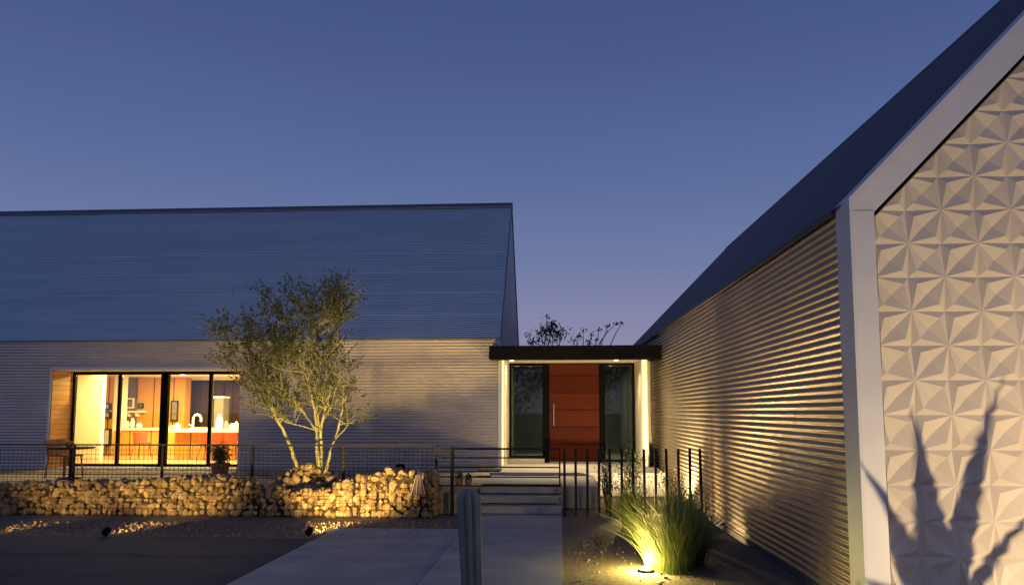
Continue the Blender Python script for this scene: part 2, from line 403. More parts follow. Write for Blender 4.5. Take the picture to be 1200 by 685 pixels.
for k, x in enumerate(xs[1:4]):
    h = .085 if k == 1 else .032
    wf.box(x - h, x + h, fy0 - (.02 if k == 1 else 0), fy1, WB + .05, wt - .07)
wn = wf.build('window', 'black', hs)
for k in range(4):
    p = MB(); p.box(xs[k] + .05, xs[k + 1] - .05, fy0 + .04, fy0 + .052, WB + .05, wt - .07); sub(wn, 'pane', p, 'glass')
# room inside
IX0, IX1, IY1, IH = wl - 3.4, wr + 2.6, 6.6, wt + .12
b = MB(); b.box(IX0, IX1, fy1 + .0, IY1, WB - .02, WB + .012); b.build('interior_floor', 'floorw', hs)
b = MB(); b.box(IX0, IX1, fy1, IY1, IH, IH + .08); b.build('ceiling', 'white', hs)
b = MB()
b.box(IX0 - .1, IX0, .2, IY1, WB, IH); b.box(IX1, IX1 + .1, .2, IY1, WB, IH)
bx = lambda px: hit(FA, px, 480, IY1).x
bz = lambda py: hit(FA, 240, py, IY1).z
X0w, X1w, Z0w, Z1w = bx(222), bx(300), bz(500), bz(445)
b.box(IX0, X0w, IY1, IY1 + .12, WB, IH); b.box(X1w, IX1, IY1, IY1 + .12, WB, IH)
b.box(X0w, X1w, IY1, IY1 + .12, WB, Z0w); b.box(X0w, X1w, IY1, IY1 + .12, Z1w, IH)
b.build('interior_wall', 'plaster', hs)
b = MB()
for x0, x1 in ((X0w, X0w + .08), (X1w - .08, X1w), ((X0w + X1w) / 2 - .02, (X0w + X1w) / 2 + .02)): b.box(x0, x1, IY1 + .02, IY1 + .09, Z0w, Z1w)
b.box(X0w, X1w, IY1 + .03, IY1 + .08, Z1w - .06, Z1w)
rw = b.build('alcove_frame', 'fence', hs)
b = MB(); b.box(X0w - .1, X1w + .1, IY1 + .55, IY1 + .62, Z0w - .1, Z1w + .1); b.box(X0w - .1, X0w, IY1 + .121, IY1 + .55, Z0w - .1, Z1w + .1); b.box(X1w, X1w + .1, IY1 + .121, IY1 + .55, Z0w - .1, Z1w + .1)
b.box(X0w, X1w, IY1 + .121, IY1 + .55, Z0w - .1, Z0w - .001); b.box(X0w, X1w, IY1 + .121, IY1 + .55, Z1w + .001, Z1w + .1); b.build('alcove', 'alcove', hs)
# partition, pier and veneered walls
def iw(px0, px1, d, th, z0, z1, name, m):
    q = MB(); q.box(hit(FA, px0, 490, d).x, hit(FA, px1, 490, d).x, d, d + th, z0, z1); return q.build(name, m, hs)
iw(60, 118.5, 2.3, .15, WB + .012, IH, 'partition', 'plaster')
iw(118.6, 132, 5.9, .68, WB + .012, IH, 'veneer_panel', 'veneer')
iw(132.2, 141.5, 5.0, .3, WB + .012, IH, 'pier', 'plaster')
iw(141.6, 160, 6.3, .28, bz(466), IH, 'grey_bulkhead', 'grey')
iw(160.2, 189, 6.2, .38, WB + .012, IH, 'veneer_panel', 'veneer')
iw(192, 215.5, 6.2, .38, WB + .012, IH, 'veneer_panel', 'veneer')
# recessed ceiling lamps
for k, (lx, ly) in enumerate([(-9.6, 1.6), (-8.2, 3.2), (-6.6, 3.2), (-9.4, 4.6), (-7.6, 5.2), (-5.4, 4.4), (-7.0, 1.6)]):
    q = MB(); q.lathe([(0, -.0), (.07, -.0), (.075, .012)], (lx, ly, IH - .018), 16); ln = q.build('downlight', 'lensdim', hs)
    w_ = FA.M @ Vector((lx, ly, IH - .03))
    area('downlight_lamp', w_, w_ - Vector((0, 0, 1)), 130, .12, .12, (1, .72, .27), hs)
# wide ambient fill light, added under the ceiling to wash the room
w_ = FA.M @ Vector(((IX0 + IX1) / 2, 3.0, IH - .06)); area('room_fill_light', w_, w_ - Vector((0, 0, 1)), 430, 4.6, 3.0, (1, .73, .27), hs)

# things in the kitchen
def TH(name, label, cat, px, py, d, group=None, z=None):
    h = hit(FA, px, py, d); return thing(name, label, cat, FA, (h.x, d, h.z if z is None else z), group), h.x, (h.z if z is None else z)
FLZ = WB + .013
CZ = hit(FA, 235, 503, 3.2).z
isl = thing('kitchen_island', 'long orange wood kitchen island with thick white counter top', 'kitchen island', FA, (hit(FA, 220, 500, 3.3).x, 3.3, FLZ))
ix0, ix1 = hit(FA, 196, 500, 3.2).x, hit(FA, 300, 500, 3.2).x
b = MB(); b.box(ix0 + .1, ix1 - .05, 3.45, 4.2, FLZ, CZ - .07); b.build('cabinet', 'veneer', isl)
b = MB(); b.box(ix0, ix1, 3.15, 4.25, CZ - .07, CZ); b.build('counter_top', 'counter', isl)
sb = thing('sideboard', 'low orange wood cabinet with white top left of the island', 'cabinet', FA, (hit(FA, 160, 500, 5.0).x, 5.0, FLZ))
c2 = hit(FA, 160, 501, 5.0).z; q0, q1 = hit(FA, 133, 500, 4.6).x, hit(FA, 190.5, 500, 4.6).x
b = MB(); b.box(q0, q1, 4.65, 4.98, FLZ, c2 - .06); b.box(q0 + .6, q1, 4.98, 5.3, FLZ, c2 - .06); b.build('cabinet', 'veneer', sb)
b = MB(); b.box(q0, q1, 4.6, 4.98, c2 - .06, c2); b.box(q0 + .6, q1, 4.98, 5.35, c2 - .06, c2); b.build('counter_top', 'counter', sb)
for py0, py1, lb in ((472, 480, 'small black microwave built in above the wall oven'), (482, 490, 'black wall oven below the microwave'), (502, 522, 'tall white fronted appliance in a dark frame under the oven')):
    d = 5.8; h0, h1 = hit(FA, 120, py1, d), hit(FA, 129.5, py0, d)
    t = thing('wall_appliance' if py0 > 500 else 'wall_oven', lb, 'appliance' if py0 > 500 else 'oven', FA, ((h0.x + h1.x) / 2, d, h0.z))
    b = MB(); b.box(h0.x, h1.x, d, d + .09, h0.z, h1.z); b.build('body', 'oven', t)
    b = MB(); b.box(h0.x + .05, h1.x - .05, d - .012, d - .001, h0.z + .05, h1.z - .05); b.build('front', 'white' if py0 > 500 else 'steel', t)
    b = MB(); b.box(h0.x + .06, h1.x - .06, d - .04, d - .02, h1.z - .045, h1.z - .03); b.build('handle', 'steel', t)
for (a0, a1, b0, b1, lb) in ((147, 157, 466, 478, 'dark print in a pale frame under the grey bulkhead'), (161, 168, 472, 478, 'small dark print high on the wood panel'), (199.5, 209, 469, 493, 'tall dark print on the wood panel behind the island')):
    d = 6.12; h0, h1 = hit(FA, a0, b1, d), hit(FA, a1, b0, d); t = thing('framed_print', lb, 'picture', FA, ((h0.x + h1.x) / 2, d, h0.z))
    b = MB(); b.box(h0.x, h1.x, d, d + .04, h0.z, h1.z); b.build('frame', 'counter' if a0 < 150 else 'oven', t)
    b = MB(); b.box(h0.x + .04, h1.x - .04, d - .006, d - .001, h0.z + .04, h1.z - .04); b.build('print', 'art', t)
# shelf with white jars beneath the framed prints
h0, h1 = hit(FA, 144, 483, 6.1), hit(FA, 170, 481, 6.1)
t = thing('wall_shelf', 'pale wall shelf under the small prints', 'shelf', FA, (h0.x, 6.1, h0.z)); b = MB(); b.box(h0.x, h1.x, 5.95, 6.19, h0.z, h0.z + .05); b.build('board', 'counter', t)
for xb in (h0.x + .2, h1.x - .25): b = MB(); b.box(xb, xb + .05, 6.0, 6.19, h0.z - .12, h0.z); b.build('bracket', 'counter', t)
for px, r, hh, lb in ((149, .07, .20, 'white jar on the left of the sideboard top'), (155, .06, .28, 'tall white vase in the middle of the sideboard top'), (163, .08, .15, 'squat white bowl on the right of the sideboard top')):
    x = hit(FA, px, 500, 4.8).x
    b = MB(); b.lathe([(0, 0), (r * .7, 0), (r, hh * .35), (r * .9, hh * .7), (r * .45, hh * .88), (r * .55, hh), (0, hh * .97)], (x, 4.8, c2 + .001), 16)
    tag(b.build('jar' if hh < .25 else 'vase', 'counter', None, FA, (x, 4.8, c2)), lb, 'jar' if hh < .25 else 'vase')
# on the island: faucet, jug, dishes
x = hit(FA, 226, 500, 3.9).x
t = thing('kitchen_faucet', 'arched white faucet rising from the island top', 'faucet', FA, (x, 3.9, CZ))
pts = [(x, 3.9, CZ), (x, 3.9, CZ + .28)] + [(x + .11 - .11 * math.cos(a_), 3.9, CZ + .28 + .11 * math.sin(a_)) for a_ in [math.pi * k / 8 for k in range(1, 9)]] + [(x + .22, 3.9, CZ + .2)]
b = MB(); b.tube(pts, .028, 8); b.build('spout', 'counter', t); b = MB(); b.tube([(x - .02, 3.9, CZ + .08), (x - .11, 3.9, CZ + .12)], .012, 6); b.build('lever', 'counter', t)
for px, r, hh, nm, lb in ((202, .11, .09, 'bowl', 'white bowl at the left end of the island'), (208, .07, .16, 'cup', 'white cup beside the bowl on the island'),
                        (257, .085, .40, 'jug', 'tall pale jug on the island beside the faucet'), (265, .06, .22, 'bottle', 'short bottle just right of the tall jug'), (272, .07, .16, 'canister', 'pale canister near the right end of the island'), (277, .06, .20, 'canister', 'pale canister at the right edge of the window')):
    x = hit(FA, px, 500, 3.7).x; b = MB()
    if nm == 'bowl': b.lathe([(0, .0), (r * .5, 0), (r, hh), (r * .92, hh), (r * .4, .02), (0, .02)], (x, 3.7, CZ + .001), 16)
    else: b.lathe([(0, 0), (r, 0), (r * 1.05, hh * .5), (r * .8, hh * .75), (r * .45, hh * .85), (r * .5, hh), (0, hh)], (x, 3.7, CZ + .001), 16)
    tag(b.build(nm, 'counter' if nm != 'bottle' else 'art', None, FA, (x, 3.7, CZ)), lb, nm)
def stool(x, y, label, m='red', grp='stools pulled up to the kitchen island', rot=0):
    t = thing('bar_stool', label, 'stool', FA, (x, y, FLZ), grp); z = FLZ
    b = MB(); b.lathe([(0, .40), (.19, .40), (.21, .44), (.19, .47), (0, .46)], (x, y, z), 14); b.build('seat', m, t)
    b = MB()
    for k in range(7):
        a_ = math.pi * (1.12 + .76 * k / 6); a2 = math.pi * (1.12 + .76 * (k + 1) / 6)
        if k < 6:
            P = lambda q, r, zz: (x + r * math.cos(q), y + r * math.sin(q), z + zz)
            b.add([P(a_, .20, .46), P(a2, .20, .46), P(a2, .235, .70), P(a_, .235, .70), P(a_, .18, .46), P(a2, .18, .46), P(a2, .215, .70), P(a_, .215, .70)],
                  [(0, 1, 2, 3), (7, 6, 5, 4), (3, 2, 6, 7), (0, 4, 5, 1)])
    b.build('backrest', m, t)
    for sx in (-1, 1):
        for sy in (-1, 1):
            b = MB(); b.tube([(x + .12 * sx, y + .12 * sy, z + .41), (x + .2 * sx, y + .2 * sy, z)], .014, 6); b.build('leg', m, t)
    return t
sx_ = [hit(FA, p, 520, 2.7).x for p in (243, 256, 270)]
stool(sx_[0], 2.75, 'leftmost red stool at the right half of the island')
stool(sx_[1], 2.75, 'middle red stool at the right half of the island')
stool(sx_[2], 2.75, 'rightmost red stool at the right half of the island')
stool(hit(FA, 166, 520, 3.4).x, 3.4, 'wooden stool in front of the low sideboard', 'orange', None)
# dark pendant bulb cabinet in front of the rear window
h0, h1 = hit(FA, 250, 500, 6.0), hit(FA, 262, 466, 6.0)
t = thing('tall_grey_cabinet', 'tall grey cabinet standing before the dark rear window', 'cabinet', FA, ((h0.x + h1.x) / 2, 6.0, FLZ))
b = MB(); b.box(h0.x, h1.x, 6.0, 6.4, FLZ, h1.z); b.build('carcass', 'grey', t)
b = MB(); b.box(h0.x - .02, h1.x + .02, 5.98, 6.42, h1.z, h1.z + .05); b.build('top', 'counter', t)

# ================================================================== entry between the two houses (frame A)
jl0, jl1 = .003, hit(FA, 591.5, 480, 0).x
jr0, jr1 = hit(FA, 752, 480, 0).x, hit(FA, 760, 480, 0).x
DD = 1.45; CZ0 = hit(FA, 660, 420, -.45).z; CT = hit(FA, 660, 404.5, -.45).z; SF = CZ0 + .03
en = thing('entry_porch', 'recessed entry porch with black flat roof joining the two houses', 'porch', FA, (1.3, 0, FZ))
cl, cr = hit(FA, 573, 412, -.45).x, hit(FA, 776, 412, -.45).x
b = MB(); b.box(cl, cr, -.45, 0.0, CZ0, CT); b.box(.03, cr, .0, 6, SF + .03, CT - .02); b.build('flat_roof', 'black', en)
b = MB(); b.box(jl1 + .002, jr0 - .002, .001, DD + .2, SF, SF + .028); b.build('soffit', 'plaster', en)
for x0, x1, s_ in ((jl0, jl1, 1), (jr0, jr1, -1)):
    b = MB(); b.box(x0, x1, .03, DD + .15, FZ, SF + .03); jb = b.build('jamb', 'plaster', en)
    q = MB(); q.box(x0 + .03, x1 - .03, .008, .028, FZ + .02, SF - .03); sub(jb, 'light_strip', q, 'led')
# right return wall from the jamb to the other house
b = MB(); b.box(jr1, jr1 + .30, 1.32, 1.47, FZ, SF + .03); b.build('return_wall', 'plaster', en)
dl, dr = hit(FA, 644, 490, DD).x, hit(FA, 702.5, 490, DD).x
gl0, gl1 = jl1 + .004, hit(FA, 638, 490, DD).x
gr0, gr1 = hit(FA, 707, 490, DD).x, jr0 - .004
b = MB(); b.box(dl + .003, dr - .003, DD + .02, DD + .08, FZ + .02, SF - .02); dr_ = b.build('door', 'door', en)
q = MB(); q.tube([(dl + .10, DD - .05, FZ + .85), (dl + .10, DD - .05, FZ + 1.35)], .014, 8)
q.tube([(dl + .10, DD - .05, FZ + .92), (dl + .10, DD + .02, FZ + .92)], .009, 6); q.tube([(dl + .10, DD - .05, FZ + 1.28), (dl + .10, DD + .02, FZ + 1.28)], .009, 6); sub(dr_, 'handle', q, 'steel')
b = MB(); b.box(gl1, dl, DD, DD + .12, FZ, SF); b.box(dr, gr0, DD, DD + .12, FZ, SF); b.box(dl, dr, DD + .01, DD + .11, SF - .018, SF); b.build('door_frame', 'black', en)
for x0, x1, nm in ((gl0, gl1, 0), (gr0, gr1, 1)):
    z0 = FZ + (.10 if nm == 0 else .02)
    b = MB(); b.box(x0, x1, DD, DD + .1, z0, z0 + .05); b.box(x0, x1, DD, DD + .1, SF - .05, SF)
    b.box(x0, x0 + .045, DD, DD + .1, z0 + .05, SF - .05); b.box(x1 - .045, x1, DD, DD + .1, z0 + .05, SF - .05); sg = b.build('sidelight', 'black', en)
    q = MB(); q.box(x0 + .045, x1 - .045, DD + .04, DD + .05, z0 + .05, SF - .05); sub(sg, 'pane', q, 'dglass')
b = MB(); b.box(gl0, gl1, DD - .25, DD + .12, FZ, FZ + .095); b.build('sill', 'plaster', en)
for lx in (.22, 2.52):
    q = MB(); q.lathe([(0, 0), (.045, 0), (.05, .01)], (lx, .45, SF - .012), 14); q.build('downlight', 'lensdim', en)
    w_ = FA.M @ Vector((lx, .45, SF - .03)); spot('porch_lamp', w_, w_ - Vector((0, .25, 1)), 75, 130, .8, (1, .76, .36), .04, en)
# under the front edge of the roof
for lx in (.55, 1.25, 2.05):
    w_ = FA.M @ Vector((lx, .16, SF - .03)); q = MB(); q.lathe([(0, 0), (.03, 0), (.035, .01)], (lx, .16, SF - .012), 14); q.build('downlight', 'lensdim', en)
    spot('canopy_lamp', w_, w_ - Vector((0, .28, 1)), 170, 90, .6, (1, .74, .36), .04, en)
# hall behind the glass
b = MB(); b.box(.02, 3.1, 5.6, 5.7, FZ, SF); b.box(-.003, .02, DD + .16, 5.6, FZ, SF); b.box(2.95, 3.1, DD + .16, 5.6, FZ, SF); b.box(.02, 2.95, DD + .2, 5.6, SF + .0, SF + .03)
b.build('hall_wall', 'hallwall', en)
b = MB(); b.box(.02, 2.95, 1.001, 5.6, FZ - .1, FZ - .001); b.build('hall_floor', 'stepc', en)

w_ = FA.M @ Vector((1.6, 3.6, SF - .1)); area('hall_fill_light', w_, w_ - Vector((0, 0, 1)), 55, .5, .5, (1, .88, .66), en)  # fill light added to lift the dim hall behind the side glass
# ================================================================== gabled house on the right (frame B)
EB, RB, WB_, LB = 3.27, 6.87, 3.5, 18.6
hb = thing('gabled_metal_house', 'tall gabled metal house with patterned white gable and corrugated side wall', 'house', FB, (2.4, 0, 0))
b = MB(); corr(b, .262, LB, .06, EB - .005, .0, amp=.0105, cols=60, along='y'); o = b.build('siding', 'bronze', hb)
b = MB(); b.box(.02, .2, .2, LB, 0, EB - .04); b.box(2 * WB_ - .2, 2 * WB_, .2, LB, 0, EB - .04)
b.prism([(.2, 0), (2 * WB_ - .2, 0), (2 * WB_ - .2, EB - .1), (WB_, RB - .25), (.2, EB - .1)], LB - .2, LB, 1); b.build('wall', 'trim', hb)
b = MB(); b.box(-.02, .018, .24, LB + .01, 0, .07); b.build('base_flashing', 'ridge', hb)
b = MB()
sl_ = (RB - EB) / WB_
n_ = Vector((-sl_, 0, 1)).normalized()
for sgn in (0, 1):
    vs_, fs = [], []; ns = 80; cols = 30; L = math.hypot(WB_ + .03, (RB - EB))
    for i in range(ns + 1):
        s_ = i / ns; x = -.01 + (WB_ + .01) * s_; z = EB - .01 + (RB - EB + .01) * s_
        for k in range(cols + 1):
            y = .15 + (LB - .1) * k / cols
            o = .03 + .002 * noise.noise(Vector((s_ * 6, y * .5, 1)))
            P = Vector((x + n_.x * o, y, z + n_.z * o))
            if sgn: P.x = 2 * WB_ - P.x
            vs_.append(P)
    w2 = cols + 1
    for i in range(ns):
        for k in range(cols): fs.append((i * w2 + k, i * w2 + k + 1, (i + 1) * w2 + k + 1, (i + 1) * w2 + k))
    b.add(vs_, fs, True)
b.prism([(-.005, EB - .015), (WB_, RB + .0), (2 * WB_ + .005, EB - .015), (2 * WB_ - .1, EB - .12), (WB_, RB - .14), (.1, EB - .12)], .16, LB + .04, 1)
rfb = b.build('roof', 'darkroof', hb)
b = MB(); b.prism([(WB_ - .1, RB - .05), (WB_, RB + .065), (WB_ + .1, RB - .05), (WB_, RB + .03)], .14, LB + .06, 1); sub(rfb, 'ridge_cap', b, 'ridge')
b = MB(); b.box(-.05, -.016, .27, LB + .03, EB - .035, EB + .012); sub(rfb, 'eave_trim', b, 'darkroof')
# pale frame round the gable: outer outline, inner outline
def outline(o, top=0):
    k = o * (math.sqrt(1 + sl_ * sl_) - 1) / sl_ if sl_ else 0
    # offset lines inward by o
    ez = EB - top - (o * math.sqrt(1 + sl_ * sl_) - o * sl_)
    rz = RB - top - o * math.sqrt(1 + sl_ * sl_)
    return [(o, 0), (o, ez), (WB_, rz), (2 * WB_ - o, ez), (2 * WB_ - o, 0)]
def band(mb, o0, o1, y0, y1, rs=0):
    A, B_ = outline(o0), outline(o1); n = 5
    A = [(a, z + rs) if 0 < i < 4 else (a, z) for i, (a, z) in enumerate(A)]
    vs_ = [(a, y0, z) for a, z in A] + [(a, y0, z) for a, z in B_] + [(a, y1, z) for a, z in A] + [(a, y1, z) for a, z in B_]
    fs = []
    for i in range(n - 1):
        fs += [(i, i + 1, n + i + 1, n + i), (2 * n + i, 3 * n + i, 3 * n + i + 1, 2 * n + i + 1), (i, 2 * n + i, 2 * n + i + 1, i + 1), (n + i, n + i + 1, 3 * n + i + 1, 3 * n + i)]
    mb.add(vs_, fs)
FWD = .19
b = MB(); band(b, .0, FWD, .0, .26, .02); gf = b.build('gable_frame', 'trim', hb)
b = MB(); band(b, -.012, .022, -.022, .27, .03); sub(gf, 'edge_lip', b, 'trim')
b = MB(); b.box(.0, FWD, -.0012, .0, EB - .065, EB - .06); sub(gf, 'joint', b, 'ridge')
b = MB(); b.prism(outline(FWD - .005), .16, .24, 1); b.build('gable_backing', 'black', hb)  # black colour stands in for shade in the gap round the panel
# relief: folded star pattern, clipped to the gable outline
def relief():
    cell = .2755; st0 = hit(FB, 1105, 244.4, .06); h = .036; y0 = .122
    bmx = bmesh.new()
    ni0 = int((.0 - st0.x) / cell) - 2; ni1 = int((2 * WB_ - st0.x) / cell) + 2
    nj0 = int((0 - st0.z) / cell) - 2; nj1 = int((RB - st0.z) / cell) + 2
    for i in range(ni0, ni1):
        for j_ in range(nj0, nj1):
            x, z = st0.x + i * cell, st0.z + j_ * cell
            P = lambda a, b_, hh: bmx.verts.new((x + a * cell, y0 - h + hh, z + b_ * cell))
            par = (i + j_) % 2 == 0
            # star nodes on the (0,0)-(1,1) diagonal when par, else on (1,0)-(0,1)
            if par: S1, S2, O1, O2 = (0, 0), (1, 1), (1, 0), (0, 1)
            else: S1, S2, O1, O2 = (1, 0), (0, 1), (0, 0), (1, 1)
            q = .20
            Pp = (O1[0] + (O2[0] - O1[0]) * q, O1[1] + (O2[1] - O1[1]) * q); Qp = (O2[0] + (O1[0] - O2[0]) * q, O2[1] + (O1[1] - O2[1]) * q)
            s1, s2, o1, o2 = P(*S1, 0), P(*S2, 0), P(*O1, h), P(*O2, h)
            p, q_, c_ = P(*Pp, .0), P(*Qp, .0), P(.5, .5, h)
            for f in ((s1, p, c_), (p, s2, c_), (s2, q_, c_), (q_, s1, c_), (s1, o1, p), (o1, s2, p), (s1, q_, o2), (q_, s2, o2)):
                bmx.faces.new(f)
    bmesh.ops.remove_doubles(bmx, verts=bmx.verts, dist=1e-4)
    ol = outline(FWD + .045); ins = (WB_, .13, 1.5)
    for (a0, a1) in zip(ol, ol[1:] + ol[:1]):
        d = Vector((a1[0] - a0[0], 0, a1[1] - a0[1])); n = Vector((d.z, 0, -d.x)).normalized()
        if n.dot(Vector((ins[0] - a0[0], 0, ins[2] - a0[1]))) > 0: n = -n
        bmesh.ops.bisect_plane(bmx, geom=bmx.verts[:] + bmx.edges[:] + bmx.faces[:], plane_co=(a0[0], 0, a0[1]), plane_no=n, clear_outer=True)
    # give it thickness at the rim
    ed = [e for e in bmx.edges if e.is_boundary]
    r_ = bmesh.ops.extrude_edge_only(bmx, edges=ed)
    for v in [g_ for g_ in r_['geom'] if isinstance(g_, bmesh.types.BMVert)]: v.co.y = .158
    bmesh.ops.recalc_face_normals(bmx, faces=bmx.faces)
    bb = MB(); bmx.verts.index_update()
    bb.add([v.co.copy() for v in bmx.verts], [[v.index for v in f.verts] for f in bmx.faces]); bmx.free()
    return bb
relief().build('relief_panel', 'relief', hb)

# ================================================================== gabion wall
GY = LY(11.75)
def gtop(px):
    T = [(-120, 570), (0, 570), (60, 567), (110, 566), (160, 566), (200, 561), (260, 560), (300, 570), (340, 577), (385, 573), (410, 561), (440, 555), (458, 552), (505, 556), (512, 566)]
    for (a0, b0), (a1, b1) in zip(T, T[1:]):
        if a0 <= px <= a1: return b0 + (b1 - b0) * (px - a0) / (a1 - a0)
    return 570
def pxof(x, y, z):
    p = FA.M @ Vector((x, y, z)); p.z -= EYE
    dd = p.y * math.cos(PITCH) + p.z * math.sin(PITCH); return 600 + F * p.x / dd
gx0, gx1 = hit(FA, -70, 580, GY).x, hit(FA, 507, 580, GY).x
def top_z(x): return hit(FA, pxof(x, GY, .6), gtop(pxof(x, GY, .6)), GY + .05).z
gb = thing('gabion_wall', 'low gabion wall of tan rubble in wire mesh along the drive', 'gabion wall', FA, ((gx0 + gx1) / 2, GY + .25, 0))
TPL = []
for k in range(14):
    bmx = bmesh.new(); bmesh.ops.create_icosphere(bmx, subdivisions=2, radius=1)
    off = Vector((k * 3.7, 1, 2))
    for v in bmx.verts:
        c_ = v.co; d = 1 + .42 * noise.noise(c_ * 1.1 + off) + .12 * noise.noise(c_ * 3 + off)
        v.co = c_ * d
    # knock a few flat faces into it
    for _ in range(9):
        n = Vector((jit(1), jit(1), jit(1))).normalized(); lim = random.uniform(.52, .80)
        for v in bmx.verts:
            e_ = v.co.dot(n) - lim
            if e_ > 0: v.co -= n * e_ * .92
    TPL.append(([v.co.copy() for v in bmx.verts], [[v.index for v in f.verts] for f in bmx.faces])); bmx.free()
def rockm(k, p, s, rot):
    vs_, fs = TPL[k]; E = rot.to_matrix()
    return [p + E @ Vector((v.x * s[0], v.y * s[1], v.z * s[2])) for v in vs_], fs
from mathutils import Euler
rocks = []
x = gx0
def rrot(): return Euler((jit(3), jit(3), jit(3)))
while x < gx1:
    tz = top_z(x); z = .05
    while z < tz - .03:
        s = random.choice([random.uniform(.036, .055), random.uniform(.05, .075), random.uniform(.062, .088)])
        rocks.append((Vector((x + jit(.025), GY + .055 + jit(.03) + .10 * (z / .7) ** 2, z + jit(.015))), (s * random.uniform(.9, 1.25), s, s * random.uniform(.75, 1.0))))
        z += random.uniform(.075, .105)
    for yy in (.17, .28, .39, .5):
        s = random.uniform(.05, .075)
        rocks.append((Vector((x + jit(.03), GY + yy + jit(.02), tz - .03 + jit(.03))), (s * 1.1, s, s * .8)))
    x += random.uniform(.080, .105)
# end face on the right
for z in [.05 + .09 * k for k in range(7)]:
    for yy in (.14, .25, .36, .47):
        rocks.append((Vector((gx1 + jit(.02), GY + yy, z)), (.06, .065, .055)))
vis = [r for r in rocks if -8 < pxof(*r[0]) < 470 and r[0].y < GY + .2]
big = sorted(vis, key=lambda r: -(r[1][0] * r[1][2]))[:100]
bigset = set(id(r) for r in big)
fill = MB(); me_r = []
for k, (vs_, fs) in enumerate(TPL):
    me = bpy.data.meshes.new('rock'); me.from_pydata(vs_, [], fs); me.materials.append(M['rock']); me_r.append(me)
for r in rocks:
    k = random.randrange(14); rot = rrot()
    if id(r) in bigset:
        o = bpy.data.objects.new('rock', me_r[k]); COL.objects.link(o); o.parent = gb; o.location = r[0] - BASE[gb.name]; o.scale = r[1]; o.rotation_euler = rot
    else: fill.add(*rockm(k, r[0], r[1], rot))
fo = fill.build('rubble_fill', 'rock', gb, sub=True); fo['kind'] = 'stuff'
core = MB(); nseg = 60
poly = [(gx0, 0)] + [(gx0 + (gx1 - gx0) * k / nseg, top_z(gx0 + (gx1 - gx0) * k / nseg) - .07) for k in range(nseg + 1)] + [(gx1, 0)]
core.prism(poly, GY + .10, GY + .55, 1); core.build('core', 'rust', gb)
wm = MB(); r_ = .0032
yw = GY - .035
x = gx0
while x < gx1:
    wm.tube([(x, yw, .0), (x, yw + .10, top_z(x) + .03)], r_, 3, False); x += .10
for k in range(8):
    z = .02 + .10 * k
    xx = gx0
    while xx < gx1 - .2:
        if top_z(xx) + .03 > z: wm.tube([(xx, yw + .10 * z / .7, z), (xx + .2, yw + .10 * z / .7, z)], r_, 3, False)
        xx += .2
wm.build('wire_mesh', 'fence', gb)
# loose rocks heaped round the tree
loose = []
tcx = hit(FA, 360, 560, GY + .8).x
for k in range(76):
    th = random.uniform(-math.pi, math.pi); rr = math.sqrt(random.random())
    s_ = random.uniform(.045, .095)
    loose.append((Vector((tcx + .60 * rr * math.cos(th), GY + .85 + .36 * rr * math.sin(th), TZ + .34 * (1 - rr * rr) + s_ * .3)), s_))
mm = MB(); tc_ = hit(FA, 360, 560, GY + .8)
vs_, fs = [], []
for i in range(7):
    rr = i / 6
    for k in range(24):
        th = 2 * math.pi * k / 24; vs_.append((tc_.x + rr * .62 * math.cos(th), GY + .85 + rr * .40 * math.sin(th), TZ - .02 + (.24) * (1 - rr * rr) * (1 + .15 * math.sin(3 * th))))
for i in range(6):
    for k in range(24): fs.append((i * 24 + k, i * 24 + (k + 1) % 24, (i + 1) * 24 + (k + 1) % 24, (i + 1) * 24 + k))
mm.add(vs_, fs, True); struct(mm.build('soil_mound', 'soil', None, FA))
for p, s in loose:
    k = random.randrange(14); o = bpy.data.objects.new('loose_rock', me_r[k]); COL.objects.link(o)
    o.location = FA.M @ p; o.scale = (s * 1.2, s, s * .85); o.rotation_euler = rrot()
    tag(o, 'dusky rock in the heap around the foot of the green barked tree', 'rock', 'loose rocks heaped around the tree')

# ================================================================== fences
FY = LY(12.45)
ftz = lambda x: 1.05
fx0, fx1 = hit(FA, -90, 540, FY).x, hit(FA, 511, 540, FY).x
fe = thing('wire_mesh_fence', 'low dark wire mesh fence running behind the gabion wall', 'fence', FA, ((fx0 + fx1) / 2, FY, TZ))
b = MB(); x = fx0
while x < fx1: b.tube([(x, FY, TZ + .02), (x, FY, 1.05)], .0035, 4, False); x += .075
z = TZ + .05
while z < 1.04: b.tube([(fx0, FY, z), (fx1, FY, z)], .0035, 4, False); z += .075
b.build('wire_grid', 'fence', fe)
b = MB(); b.box(fx0, fx1, FY - .014, FY + .014, 1.05, 1.075); b.build('top_rail', 'fence', fe)
b = MB(); b.box(fx0, fx1, FY - .010, FY + .010, TZ + .24, TZ + .255); b.build('middle_rail', 'fence', fe)
x = fx1
while x > fx0:
    q = MB(); q.box(x - .018, x + .018, FY + .015, FY + .045, TZ, 1.075); q.build('post', 'fence', fe); x -= 1.52
